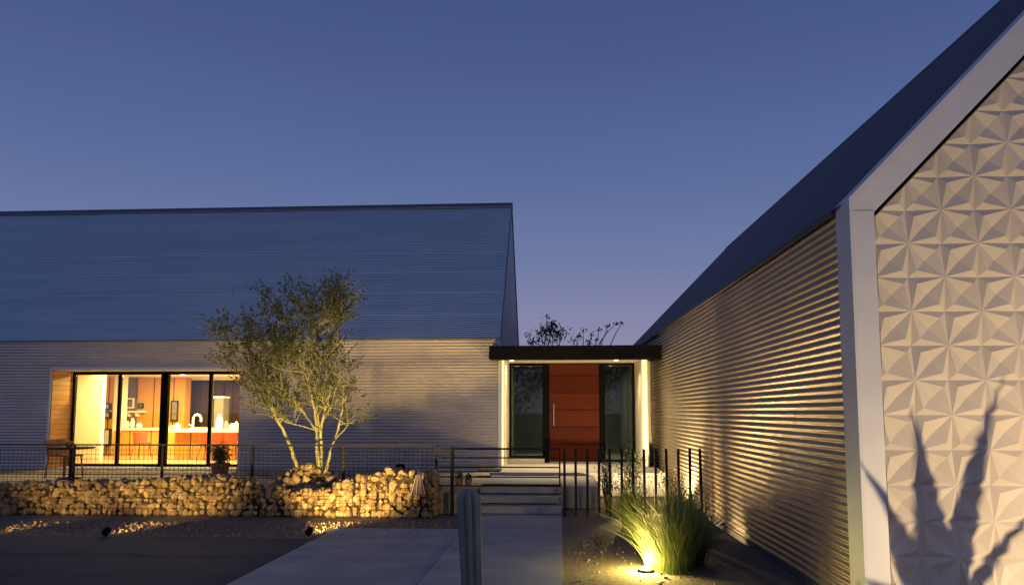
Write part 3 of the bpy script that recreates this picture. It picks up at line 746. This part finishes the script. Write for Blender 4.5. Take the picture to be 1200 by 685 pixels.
# railing across the foot of the steps
GYr = LY(12.15)
ga = thing('metal_gate', 'dark metal gate of horizontal rails across the steps', 'gate', FA, (hit(FA, 590, 560, GYr).x, GYr, 0))
x0, x1 = hit(FA, 530, 560, GYr).x, hit(FA, 656, 560, GYr).x; xl = hit(FA, 509, 560, GYr).x
q = MB(); q.box(x0 - .026, x0 + .026, GYr - .026, GYr + .026, 0, hit(FA, 530, 523, GYr).z); q.build('post', 'fence', ga)
for py in (525.5, 536, 547, 558.5, 569):
    z = hit(FA, 600, py, GYr).z; q = MB(); h = .015 if py < 530 else .010
    q.box(x0 + .028, x1, GYr - .012, GYr + .012, z - h, z + h); q.box(xl, x0 - .028, GYr - .012, GYr + .012, z - h, z + h); q.build('rail', 'fence', ga)
q = MB(); q.box(x1 - .012, x1 + .012, GYr - .016, GYr + .016, hit(FA, 600, 570, GYr).z, hit(FA, 600, 524, GYr).z); q.build('end_bar', 'fence', ga)
# row of separate steel pickets
pz = hit(FA, 740, 525, GYr).z
ORD = ['first', 'second', 'third', 'fourth', 'fifth', 'sixth', 'seventh']
for k in range(13):
    px = 661.5 + 13.35 * k; x = hit(FA, px, 565, GYr).x
    b = MB(); hh = pz + jit(.012); tl = jit(.012)
    b.add([(dx + (tl if dz else 0), dy, dz * hh) for dz in (0, 1) for dx, dy in ((-.019, -.022), (.019, -.022), (.019, .022), (-.019, .022))], [(0, 1, 2, 3), (7, 6, 5, 4)] + [(i, (i + 1) % 4, (i + 1) % 4 + 4, i + 4) for i in range(4)])
    b.v = [v + Vector((x, GYr, 0)) for v in b.v]
    o = b.build('steel_picket', 'rust', None, FA, (x, GYr, 0))
    lb = 'thin rusty steel picket in the row of upright bars beside the path'
    lb = ORD[k] + ' rusty steel picket from the rail gate' if k < 7 else ORD[12 - k] + ' rusty steel picket counted from the corrugated wall'
    if k == 0: lb = 'leftmost rusty steel picket, at the free end of the rail gate'
    if k == 12: lb = 'rightmost rusty steel picket, next to the corrugated wall'
    tag(o, lb, 'picket', 'steel pickets beside the path')

# ================================================================== patio furniture behind the fence
TY = LY(14.4)
h = hit(FA, 84, 524, TY); tx = h.x; tz = h.z
t = thing('patio_table', 'small patio table on the terrace at the left of the window', 'table', FA, (tx, TY, TZ))
b = MB(); b.lathe([(0, -.02), (.40, -.02), (.41, 0), (.40, .012), (0, .012)], (tx, TY, tz), 28); b.build('table_top', 'rust', t)
b = MB(); b.tube([(tx, TY, TZ + .03), (tx, TY, tz - .02)], .03, 10); b.build('pedestal', 'rust', t)
b = MB(); b.lathe([(0, 0), (.22, 0), (.22, .02), (.04, .035), (0, .035)], (tx, TY, TZ), 20); b.build('base', 'rust', t)
b = MB(); b.lathe([(0, 0), (.05, 0), (.075, .09), (.08, .11), (.06, .11), (0, .09)], (tx - .05, TY, tz + .013), 16); tag(b.build('clay_pot', 'terracotta', None, FA, (tx - .05, TY, tz)), 'small clay pot standing on the patio table', 'pot')
def pchair(px, label, rot):
    y = LY(14.5); x = hit(FA, px, 540, y).x; c_ = Vector((x, y, TZ))
    t = thing('patio_chair', label, 'chair', FA, c_, 'orange patio chairs'); E = Matrix.Rotation(rot, 3, 'Z')
    def T(mb): mb.v = [c_ + E @ v for v in mb.v]; return mb
    b = MB(); b.box(-.22, .22, -.22, .22, .42, .45); T(b).build('seat', 'orange', t)
    b = MB(); b.prism([(.20, .46), (.23, .46), (.30, .74), (.27, .74)], -.21, .21, 0); T(b).build('backrest', 'orange', t)
    for sx in (-1, 1):
        for sy in (-1, 1):
            q = MB(); q.tube([(.19 * sx, .19 * sy, .42), (.22 * sx, .24 * sy, 0)], .014, 6); T(q).build('leg', 'orange', t)
pchair(76, 'orange patio chair left of the small patio table', 1.3)
#pchair(97, 'orange patio chair right of the small patio table', -1.9)

# ================================================================== vegetation helpers
def leafset(mb, c_, n, r, size, flat=.6, up=.3, asp=2.4):
    for _ in range(n):
        p = Vector(c_) + Vector((random.gauss(0, r), random.gauss(0, r), random.gauss(0, r * flat)))
        d = Vector((jit(1), jit(1), jit(1) + up)).normalized(); s = size * random.uniform(.6, 1.3)
        w_ = d.cross(Vector((jit(1), jit(1), jit(1)))).normalized() * s / asp / 1.0
        mb.add([p - d * s * .5, p + w_ * .5, p + d * s * .5, p - w_ * .5], [(0, 1, 2, 3)])
def curve(p0, p1, n=7, bend=.12):
    p0, p1 = Vector(p0), Vector(p1); L = (p1 - p0).length; o = Vector((jit(bend), jit(bend), abs(jit(bend)))) * L
    ph = random.random() * 9
    return [p0.lerp(p1, t) + o * math.sin(math.pi * t) + Vector((noise.noise(Vector((ph, t * 3, 0))), noise.noise(Vector((ph, t * 3, 5))), 0)) * .07 * L * math.sin(math.pi * min(1, t * 1.0)) for t in [k / (n - 1) for k in range(n)]]

# ---- palo verde behind the gabion
TD = GY + .9
tr = thing('palo_verde_tree', 'feathery green barked tree rising from the rock heap', 'tree', FA, (hit(FA, 368, 548, TD).x, TD, TZ))
trunk, crown = MB(), MB()
P = lambda px, py, dd=0: hit(FA, px, py, TD + dd)
stems = [  # (pixel path of a stem, base radius)
    ([(350, 556), (343, 528), (333, 506), (323, 488), (312, 462), (296, 436), (284, 408)], .034),
    ([(374, 558), (372, 530), (371, 505), (369, 480), (360, 446), (346, 408), (336, 366)], .036),
    ([(377, 558), (378, 530), (376, 505), (384, 470), (390, 436), (384, 392), (392, 345)], .030),
    ([(381, 556), (387, 528), (396, 503), (402, 480), (404, 452), (398, 420)], .028),
    ([(371, 505), (356, 484), (340, 462), (318, 434), (304, 392)], .020),
    ([(376, 505), (372, 476), (374, 440), (366, 400), (368, 350)], .020)]
nodes = []
for path, r0 in stems:
    pts = [P(px + jit(1), py, .12 * math.sin(i * 1.7 + path[0][0])) for i, (px, py) in enumerate(path)]
    for p in pts: pass
    fine = []
    for i in range(len(pts) - 1):
        for k in range(4):
            t = k / 4; q = pts[i].lerp(pts[i + 1], t); q += Vector((jit(.010), jit(.01), 0)); fine.append(q)
    fine.append(pts[-1]); n = len(fine)
    trunk.tube(fine, [r0 * (1 - .78 * i / n) for i in range(n)], 8)
    nodes += [(fine[i], r0 * (1 - .78 * i / n)) for i in range(int(n * (.30 if r0 > .025 else .15)), n)]
# crown targets: ellipses in picture coordinates (px, py, rx, ry, weight), each with real depth
BL = [(283, 400, 30, 32, 9), (318, 390, 36, 40, 12), (352, 378, 34, 46, 14), (385, 362, 24, 42, 12), (398, 347, 14, 22, 5), (352, 345, 12, 20, 3), (320, 352, 10, 16, 2),
      (345, 440, 50, 42, 17), (385, 430, 28, 42, 13), (305, 440, 30, 30, 8), (330, 470, 28, 18, 4), (395, 470, 22, 16, 3), (262, 385, 10, 14, 2)]
tw = [b_[4] for b_ in BL]; tw_n = 0
for _ in range(600):
    b_ = random.choices(BL, tw)[0]; a_ = random.random() * 6.283; rr = math.sqrt(random.random())
    px, py = b_[0] + b_[2] * rr * math.cos(a_), b_[1] + b_[3] * rr * math.sin(a_)
    px += random.gauss(0, 5); py += 8 + random.gauss(0, 5); dd = random.gauss(0, .38); tgt = P(px, py, dd)
    cand = [n for n in nodes if n[0].z < tgt.z - .02] or nodes
    n0 = min(cand, key=lambda n: (n[0] - tgt).length + random.uniform(0, .25))
    if (n0[0] - tgt).length > 1.2: continue
    pts = curve(n0[0], tgt, 6, .10); r0 = min(n0[1] * .6, .010)
    trunk.tube(pts, [r0 * (1 - .8 * i / 5) + .0012 for i in range(6)], 4, False)
    if random.random() < .35: nodes.append((pts[3], r0 * .6))
    tip = (pts[-1] - pts[-3]).normalized()
    for k in range(4):                                # fine twigs with leaflets along them
        st_ = pts[random.choice([3, 4, 5, 5])]; dr0 = (tip + Vector((jit(.8), jit(.8), jit(.5) + .6))).normalized(); L = random.uniform(.12, .46)
        dens = random.random() ** 1.2 * 1.25
        e_ = [st_ + dr0 * L * q / 3 + Vector((jit(.012), jit(.012), 0)) for q in range(4)]
        trunk.tube(e_, [.0022, .0018, .0014, .001], 3, False)
        for q in range(int(27 * dens * (L / .25))):
            t = random.random(); p = e_[0].lerp(e_[3], t) + Vector((jit(.022), jit(.022), jit(.022)))
            d = (dr0 + Vector((jit(1), jit(1), jit(1)))).normalized(); s = random.uniform(.018, .044)
            w_ = d.cross(Vector((jit(1), jit(1), jit(1)))).normalized() * s * .26
            crown.add([p - d * s * .5, p + w_, p + d * s * .5, p - w_], [(0, 1, 2, 3)])
trunk.build('trunk', 'bark', tr, sub=True); crown.build('crown', 'leaf', tr, sub=True)

# ---- trees seen over the porch roof
def overroof(label, base_px, blobs, d, dense):
    bx_ = hit(FA, base_px, 480, d).x
    t = thing('tree', label, 'tree', FA, (bx_, d, 0)); tk, cr_ = MB(), MB()
    b0 = Vector((bx_, d, 2.4)); tk.tube([(bx_, d, 0), (bx_ + .05, d, 1.2), b0], [.09, .07, .05], 8)
    for (px, py, r, n) in blobs:
        e_ = hit(FA, px, py, d + jit(.4)); pts = curve(b0, e_, 7, .08); tk.tube(pts, [.03 * (1 - .85 * i / 6) + .003 for i in range(7)], 5, False)
        leafset(cr_, e_, n, r, .11, .7)
        for q in pts[3:]: leafset(cr_, q, int(n * .18), r * .8, .10, .7)
    tk.build('trunk', 'darkbark', t); cr_.build('crown', 'bgleaf', t, sub=True)
overroof('dark leafy bush top showing over the black porch roof', 642,
         [(645, 386, .16, 160), (637, 390, .14, 90), (655, 391, .15, 110), (648, 378, .09, 30), (641, 371, .05, 8), (619, 392, .08, 22), (622, 400, .1, 26), (630, 398, .1, 26)], 8.0, 1)
overroof('thin sparse branches reaching right over the porch roof', 680,
         [(678, 394, .07, 20), (684, 387, .06, 12), (693, 392, .05, 14), (702, 386, .05, 14), (712, 382, .05, 16), (722, 379, .04, 12), (729, 379, .03, 8), (672, 399, .08, 22), (690, 400, .07, 20), (699, 398, .05, 10)], 8.6, 0)

# ---- street trees across the road behind the viewer (the door glass mirrors them)
for k, (tx_, ty_, th_) in enumerate([(-9.5, -13, 6.5), (-4.5, -11.5, 5.2), (1.5, -14, 7.0), (6.5, -12, 5.6), (-14.5, -15, 6.0)]):
    t = thing('street_tree', ['wide dark tree across the road', 'short dark tree across the road', 'tallest dark tree across the road', 'round dark tree across the road', 'outermost dark tree across the road'][k], 'tree', FW, (tx_, ty_, 0), 'trees across the road')
    tk, cr_ = MB(), MB(); tk.tube([(tx_, ty_, 0), (tx_ + .1, ty_, 1.2), (tx_, ty_, 2.4)], [.16, .13, .10], 8)
    for q in range(26):
        e_ = Vector((tx_ + random.gauss(0, 1.2), ty_ + random.gauss(0, 1.0), random.uniform(1.3, th_)))
        tk.tube(curve((tx_, ty_, 2.0), e_, 5, .1), [.05, .04, .03, .02, .01], 5, False); leafset(cr_, e_, 90, .45, .26, .8)
    tk.build('trunk', 'darkbark', t); cr_.build('crown', 'bgleaf', t, sub=True)

# ---- ornamental grasses by the uplight
def grass(name, label, base, n, h, spread, m, lean=(0, 0), w_=.0032, rb=.15, grp='grass clumps by the corrugated wall'):
    b = MB(); c_ = Vector(base)
    for _ in range(n):
        a_ = random.random() * 6.283; r0 = random.random() ** .5 * rb; out = (random.random() ** .7) * spread; L = h * random.uniform(.55, 1.08)
        p0 = c_ + Vector((r0 * math.cos(a_), r0 * math.sin(a_), 0)); d = Vector((math.cos(a_ + jit(1.1)), math.sin(a_ + jit(1.1)), 0))
        side = Vector((-d.y, d.x, 0)); pts = []
        for k in range(6):
            t = k / 5; out_ = out * (t ** 1.7); z = L * (t - .30 * (out / max(.01, h)) * t ** 2.6)
            if k > 2: d = (d + Vector((jit(.10), jit(.10), 0))).normalized()
            pts.append(p0 + d * out_ + Vector((lean[0] * t * t, lean[1] * t * t, z)))
        ww = w_ * random.uniform(.6, 1.3); tw_ = side * math.cos(jit(1.2)) + Vector((0, 0, .4)) * random.random()
        vs_, fs = [], []
        for k, p in enumerate(pts):
            e_ = ww * (1 - (k / 5) ** 1.6) + .0006; vs_ += [p - tw_ * e_, p + tw_ * e_]
        for k in range(5): fs.append((2 * k, 2 * k + 1, 2 * k + 3, 2 * k + 2))
        b.add(vs_, fs, True)
    return tag(b.build(name, m, None, None, base, sub=True), label, 'grass', grp)
gp = lambda px, py: ground(px, py)
g1 = gp(786, 668); g2 = gp(806, 662); g3 = gp(742, 618); g4 = gp(800, 622)
grass('grass_clump', 'yellow lit grass clump right at the glowing ground lamp', (g1.x, g1.y + .05, 0), 900, .98, .70, 'grass', (-.05, 0), rb=.24)
grass('grass_clump', 'dim arching grass clump at the right of the lit one', (g2.x, g2.y + .1, 0), 700, .66, .60, 'grass_dim', (.08, 0), rb=.22)
grass('grass_clump', 'small grass clump behind the lit one near the pickets', (g3.x, g3.y, 0), 600, .66, .42, 'grass_dim')
grass('grass_clump', 'dark grass clump in front of the last pickets', (g4.x, g4.y, 0), 600, .66, .45, 'grass_dim')
def shrub(label, base, w_, h, n, flowers=0, m='shrub', name='shrub', leaf=.045, extra=None, stemm='darkbark'):
    t = extra or thing(name, label, 'shrub', FW, base)
    s_, l_, f_ = MB(), MB(), []; c_ = Vector(base)
    for k in range(26):
        a_ = random.random() * 6.283; r_ = random.random() * w_; e_ = c_ + Vector((r_ * math.cos(a_), r_ * math.sin(a_), h * random.uniform(.45, 1)))
        pts = curve(c_ + Vector((jit(.03), jit(.03), 0)), e_, 6, .1); s_.tube(pts, [.008, .006, .005, .004, .003, .002], 4, False)
        for q in pts[2:]: leafset(l_, q, int(n / 26 / 4), .055, leaf, .8, .4)
        if flowers and random.random() < flowers: f_.append(e_)
    s_.build('stems', stemm, t); l_.build('foliage', m, t, sub=True)
    for e_ in f_:
        q = MB()
        for j_ in range(6):
            a_ = j_ * 1.047; d = Vector((math.cos(a_) * .03, math.sin(a_) * .03, .012)); n = Vector((-d.y, d.x, 0)) * .5
            q.add([e_, e_ + d * .6 + n, e_ + d, e_ + d * .6 - n], [(0, 1, 2, 3)])
        q.build('flower', 'petal', t)
    return t
b1 = gp(738, 600); shrub('bushy green shrub growing behind the pickets before the door glass', (b1.x, b1.y, 0), .32, 1.05, 1500)
b2 = gp(790, 603); shrub('low shrub with pink flowers behind the right pickets', (b2.x, b2.y, 0), .42, .72, 1200, .6)
b3 = gp(712, 600); shrub('slim upright shrub with pale tips beside the landing', (b3.x, b3.y, 0), .14, 1.0, 500)
b4 = gp(812, 640); shrub('dark low shrub at the foot of the corrugated wall', (b4.x + .05, b4.y, 0), .22, .45, 900)
b5 = gp(705, 640); shrub('tiny sprawling shrub in the gravel right of the path', (b5.x, b5.y, 0), .16, .16, 240, leaf=.03)
# potted shrub before the window
y = LY(14.9); px_ = hit(FA, 258, 545, y).x; pw = FA.M @ Vector((px_, y, TZ))
t = thing('potted_shrub', 'dark potted shrub standing on the terrace before the window', 'plant', FW, (pw.x, pw.y, TZ))
b = MB(); b.lathe([(0, 0), (.13, 0), (.18, .24), (.19, .28), (.165, .28), (.15, .22), (0, .22)], (pw.x, pw.y, TZ), 20); b.build('pot', 'terracotta', t)
t2 = shrub('', (pw.x, pw.y, TZ + .22), .24, .42, 1700, extra=None) ; bpy.data.objects[t2.name]['label'] = 'x'
for ch in list(t2.children): ch.parent = t; ch.location = Vector((0, 0, .22))
bpy.data.objects.remove(t2)

# ---- columnar cactus close to the camera
cy_ = 3.95; w0 = FW.M @ Vector((0, 0, 0)); rr = ray(549, 572); ct = rr * (cy_ / rr.y); zt = EYE + ct.z; rb = ray(553, 690); cb = rb * (cy_ / rb.y)
zb = EYE + cb.z; dxdz = (ct.x - cb.x) / (zt - zb)
bm_ = MB(); vs_, fs = [], []; NR, NS = 8, 96; zs = [zt * k / 40 for k in range(41)]
def crad(z):
    u = (zt - z); r = .064 - .020 * min(1, u / .85); cap = min(1, u / .06); return r * math.sqrt(max(0.0005, 1 - (1 - cap) ** 2)) * (1 + .03 * noise.noise(Vector((0, 0, z * 5))))
zs = [0, .1, .2, .3, .4, .5, .6, .7] + [.7 + (zt - .06 - .7) * k / 12 for k in range(1, 13)] + [zt - .06 + .06 * k / 8 for k in range(1, 9)]
for z in zs:
    cx_ = ct.x + dxdz * (z - zt) * (1 if z > zb else 1); r = crad(z)
    for k in range(NS):
        th = 2 * math.pi * k / NS; f_ = 1 - .36 * (1 - abs(math.cos(th * NR / 2)) ** .7)
        vs_.append((cx_ + r * f_ * math.cos(th), cy_ + r * f_ * math.sin(th), z))
for i in range(len(zs) - 1):
    for k in range(NS): fs.append((i * NS + k, i * NS + (k + 1) % NS, (i + 1) * NS + (k + 1) % NS, (i + 1) * NS + k))
bm_.add(vs_, fs, True)
ca = thing('column_cactus', 'ribbed grey green column cactus standing before the path', 'cactus', FW, (ct.x, cy_, 0)); bm_.build('stem', 'cactus', ca)
sp = MB()
for k in range(NR):
    th = 2 * math.pi * k / NR
    for z in [zs[-1] - .02 - .045 * q for q in range(24)]:
        if z < .1: continue
        cx_ = ct.x + dxdz * (z - zt); r = crad(z); p = Vector((cx_ + r * math.cos(th), cy_ + r * math.sin(th), z))
        for q in range(4):
            d = Vector((math.cos(th) + jit(.8), math.sin(th) + jit(.8), jit(.8))).normalized(); s_ = d.cross(Vector((0, 0, 1))).normalized() * .0006
            sp.add([p - s_, p + s_, p + d * .013], [(0, 1, 2)])
sp.build('spines', 'white', ca)
# bed around the cactus
b = MB(); b.add([(-1.2, 2.4, .018), (-.1, 2.4, .018), (.02, 5.6, .018), (-.9, 5.6, .018)], [(0, 1, 2, 3)]); struct(b.build('planting_bed', 'soil'))
b = MB()
for (x0_, y0_, x1_, y1_) in ((-2.6, 9.3, -.9, 7.6), (-.1, 9.8, .7, 8.7), (-5.5, 9.7, -3.2, 8.3), (-4.2, 8.9, -2.9, 8.0)):
    p = Vector((x0_, y0_, 0)); q = Vector((x1_, y1_, 0)); prev = None
    for k in range(25):
        c_ = p.lerp(q, k / 24) + Vector((jit(.03), jit(.05), 0)); z = .0185
        if prev is not None:
            d = (c_ - prev); n = Vector((-d.y, d.x, 0)).normalized() * random.uniform(.001, .0035)
            b.add([(v.x, v.y, z) for v in (prev - n, c_ - n, c_ + n, prev + n)], [(0, 1, 2, 3)])
        prev = c_
o = b.build('paving_cracks', 'fence'); struct(o)

# ---- agaves
def agave(name, label, base, leaves, m, grp=None, face=None):
    """leaves: list of (tip offset vector, width)"""
    b = MB(); c_ = Vector(base)
    for tip, wd in leaves:
        tip = Vector(tip); L = tip.length; hd = Vector((tip.x, tip.y, 0)); hd = hd.normalized() if hd.length > .01 else Vector((0, -1, 0))
        side = hd.cross(Vector((0, 0, 1))).normalized()
        if face is not None: side = tip.cross(face(c_ + tip * .6)).normalized()
        vs_, fs = [], []; N = 12
        for k in range(N + 1):
            t = k / N; p = c_ + tip * t + Vector((0, 0, 1)) * (.10 * L * math.sin(math.pi * t)) * (1 if hd.length else 0)
            wq = wd * (.55 + .75 * math.sin(math.pi * min(1, t * 1.25 + .12)) * .6) * (1 - t ** 3) * (1 - t * .35); wq = max(wq, .0015)
            th = .012 * (1 - t) + .001; d = tip.normalized(); nn = side.cross(d).normalized()
            if nn.z < 0: nn = -nn
            vs_ += [p - side * wq + nn * wq * .35, p - nn * th, p + side * wq + nn * wq * .35, p + nn * th * .3]
        for k in range(N):
            for q in range(4): fs.append((4 * k + q, 4 * k + (q + 1) % 4, 4 * k + 4 + (q + 1) % 4, 4 * k + 4 + q))
        b.add(vs_, fs, True)
    return tag(b.build(name, m, None, None, base), label, 'agave', grp)
# the shadow caster below the picture's edge: its leaves are aimed along lamp-to-shadow rays
LP = Vector((4.5, 3.6, .10)); AY = 4.25
def shp(px, py, y=AY):
    """where the lamp ray to the gable point seen at a pixel crosses depth y"""
    h = FB.M @ hit(FB, px, py, .06); t = (y - LP.y) / (h.y - LP.y); return LP + (h - LP) * t
cb_ = shp(1122, 735); cb_.z = max(.04, cb_.z)
lv = []
for px, py, wd in ((1085, 480, .034), (1186, 448, .028), (1006, 530, .030), (1250, 575, .016)):
    p = shp(px, py, AY + jit(.02)); lv.append((p - cb_, wd))
for k in range(3):
    a_ = k * 2.1; lv.append((Vector((math.cos(a_) * .20, math.sin(a_) * .14, .07 + .02 * (k % 3))), .028))
agave('agave', 'spiky grey agave before the patterned gable, casting its shadow on it', cb_, lv, 'agave', face=lambda p: p - LP)
# maroon leaves just entering the picture at its foot
def yucca(label, px, py, Y, n, h, sp_, m):
    r_ = ray(px, py); c_ = Vector((r_.x * Y / r_.y, Y, 0))
    lv = [(Vector((jit(sp_), jit(sp_), h * random.uniform(.6, 1))), .018) for _ in range(n)]
    return agave('small_agave', label, c_, lv, m)
yucca('maroon leaved agave at the foot of the gable frame', 1025, 685, 5.75, 11, .40, .16, 'maroon')
yucca('maroon leaved agave in front of the relief panel', 1172, 685, 5.65, 11, .42, .2, 'maroon')
yucca('yellow green agave tip in the bed left of the column cactus', 492, 685, 4.3, 16, .715, .12, 'grass')

# ================================================================== small things
def uplight(label, loc, tgt, power, ang, parentless=False, col=(1, .72, .26), z=.0, rad=.035, blend=.5, m='lens', r=.045, dome=False):
    t = thing('ground_uplight', label, 'lamp', FW, loc, 'landscape uplights'); c_ = Vector(loc); d = (Vector(tgt) - c_).normalized()
    if dome:
        b = MB(); b.lathe([(r * 1.5, 0), (r * 1.5, .02), (r * 1.1, .024), (r * 1.1, .01)], c_, 18); b.build('ring', 'black', t)
        b = MB(); b.lathe([(r * 1.1, .012), (r * .9, .030), (r * .5, .045), (0, .05)], c_, 16); b.build('dome', 'lens', t)
        l = bpy.data.lights.new('uplight_lamp', 'POINT'); l.energy = power; l.color = col; l.shadow_soft_size = .03
        o = bpy.data.objects.new('uplight_lamp', l); COL.objects.link(o); o.parent = t; o.location = (0, 0, .10); return t
    b = MB(); b.tube([c_, c_ + Vector((0, 0, .05))], .012, 8); b.build('stake', 'black', t)
    q = c_ + Vector((0, 0, .06)); b = MB(); b.tube([q - d * .05, q - d * .03, q + d * .045], [r * .6, r, r], 14, False)
    b.tube([q - d * .051, q - d * .050], r * .6, 14); b.build('housing', 'black', t)
    b = MB(); b.tube([q + d * .010, q + d * .014], r * .9, 14); b.build('lens', m, t)
    spot('uplight_lamp', q + d * .06, q + d * 2, power, ang, blend, col, rad, t)
    return t
for px, lb, pw_, ang in ((362, 'uplight in the gravel below the tree, brightest of the wall washers', 950, 76), (124, 'uplight in the gravel under the left half of the window', 430, 74), (-22, 'uplight at the far left end of the gabion wall', 260, 74)):
    p = ground(px, 628); uplight(lb, (p.x, p.y, 0), (p.x + .10, p.y + 1.35, .66), pw_, ang, col=(1, .64, .18), rad=.08)
p = ground(757, 669); uplight('glowing ground lamp among the grass beside the path', (p.x, p.y, .0), (p.x + .30, p.y + .30, .75), 130, 168, col=(1, .76, .18), r=.055, dome=True)
uplight('ground lamp hidden behind the agave, lighting the gable', (LP.x, LP.y, LP.z - .06), (4.3, 6.2, 1.4), 520, 165, col=(1, .71, .38), rad=.008, blend=.4)
# grazing lamp by the entry on the right wall
p = ground(793, 603); p.x = 2.62; p.y = 12.95 - 1.2
uplight('ground lamp behind the pickets grazing the corrugated wall', (p.x - .05, p.y + 1.2, 0), (p.x + .45, p.y + 2.4, 2.2), 700, 170, col=(1, .74, .36))
p = ground(738, 603); uplight('ground lamp between the shrubs behind the pickets', (p.x, p.y + .1, 0), (p.x + 1.6, p.y - 1.6, 1.6), 230, 168, col=(1, .66, .26), r=.03)
# little black floodlight on the fence and the striped flag
x, y = hit(FA, 470, 546, FY).x, FY - .03
t = thing('small_floodlight', 'small black floodlight clipped to the mesh fence near its right end', 'lamp', FA, (x, y, .72)); z = hit(FA, 470, 546, FY).z
b = MB(); b.box(x - .05, x + .05, y - .07, y, z - .045, z + .045); b.build('housing', 'black', t)
for xb in (x - .07, x + .055): b = MB(); b.box(xb, xb + .015, y - .04, y + .01, z - .06, z + .02); b.build('bracket', 'black', t)
y = GY - .06; p0 = hit(FA, 492, 543, y); p1 = hit(FA, 494, 584, y)
t = thing('small_flag', 'small furled striped flag on a stick at the right end of the gabion', 'flag', FA, (p1.x, y, p1.z))
b = MB(); b.tube([(p1.x, y, p1.z - .1), (p0.x, y, p0.z)], .006, 6); b.build('stick', 'fence', t)
top, bl_, br_ = hit(FA, 491, 546, y), hit(FA, 481, 580, y), hit(FA, 500, 578, y)
b = MB(); NS_ = 12
for k in range(NS_):
    def fold(u, v):
        x_ = top.x + (bl_.x + (br_.x - bl_.x) * u - top.x) * v; z_ = top.z + (bl_.z + (br_.z - bl_.z) * u - top.z) * v
        return (x_, y - .015 - .022 * v * math.sin(u * 19), z_)
    for q in range(8):
        u0, u1, v0, v1 = k / NS_, (k + 1) / NS_, .06 + .94 * q / 8, .06 + .94 * (q + 1) / 8
        mi = 2 if (v1 < .32) else (k % 2)
        b.add([fold(u0, v0), fold(u1, v0), fold(u1, v1), fold(u0, v1)], [(0, 1, 2, 3)], True, mi)
b.build('cloth', ['flagw', 'flagr', 'flagb'], t)
# small pots and mat on the landing
for px, py, lb, s_ in ((537, 569, 'small dark pot at the left end of the landing', .075), (548, 569, 'second small pot on the landing, nearer the steps', .065)):
    p = ground(px, py, LZ, FA); 
    t = thing('potted_succulent', lb, 'plant', FA, (p.x, p.y, LZ)); b = MB(); b.lathe([(0, 0), (s_ * .7, 0), (s_, s_ * 1.6), (s_ * .85, s_ * 1.6), (0, s_ * 1.4)], (p.x, p.y + .1, LZ + .001), 14); b.build('pot', 'terracotta', t)
    b = MB(); leafset(b, (p.x, p.y + .1, LZ + s_ * 2.2), 60, s_ * .5, .06, .8, .8); b.build('foliage', 'shrub', t, sub=True)
p0 = hit(FA, 560, 556, LY(15.25)); p1 = hit(FA, 586, 556, LY(15.25))
b = MB(); b.box(p0.x, p1.x, LY(15.2), LY(15.75), FZ + .004, FZ + .03); tag(b.build('door_mat', 'mat_', None, FA, (p0.x, LY(15.2), FZ)), 'dark mat lying at the left of the entry floor', 'mat')
# gravel strip pebbles at the foot of the gabion, too many to count
b = MB()
for _ in range(2600):
    px = random.uniform(-20, 530) if random.random() < .8 else random.uniform(665, 860); py = random.uniform(611, 632) if px < 560 else random.uniform(612, 684); p = ground(px, py, .004)
    if px < 560 and (FA.I @ p).y < e1.y + .03: continue
    k = random.randrange(14); s = random.uniform(.006, .018); v_, f_ = rockm(k, p, (s * 1.2, s, s * .8), rrot())
    if px < 560 or random.random() < .2: b.add(v_, f_)
o = b.build('gravel', 'rock', sub=True); tag(o, 'loose pale gravel scattered along the foot of the walls', 'gravel'); o['kind'] = 'stuff'
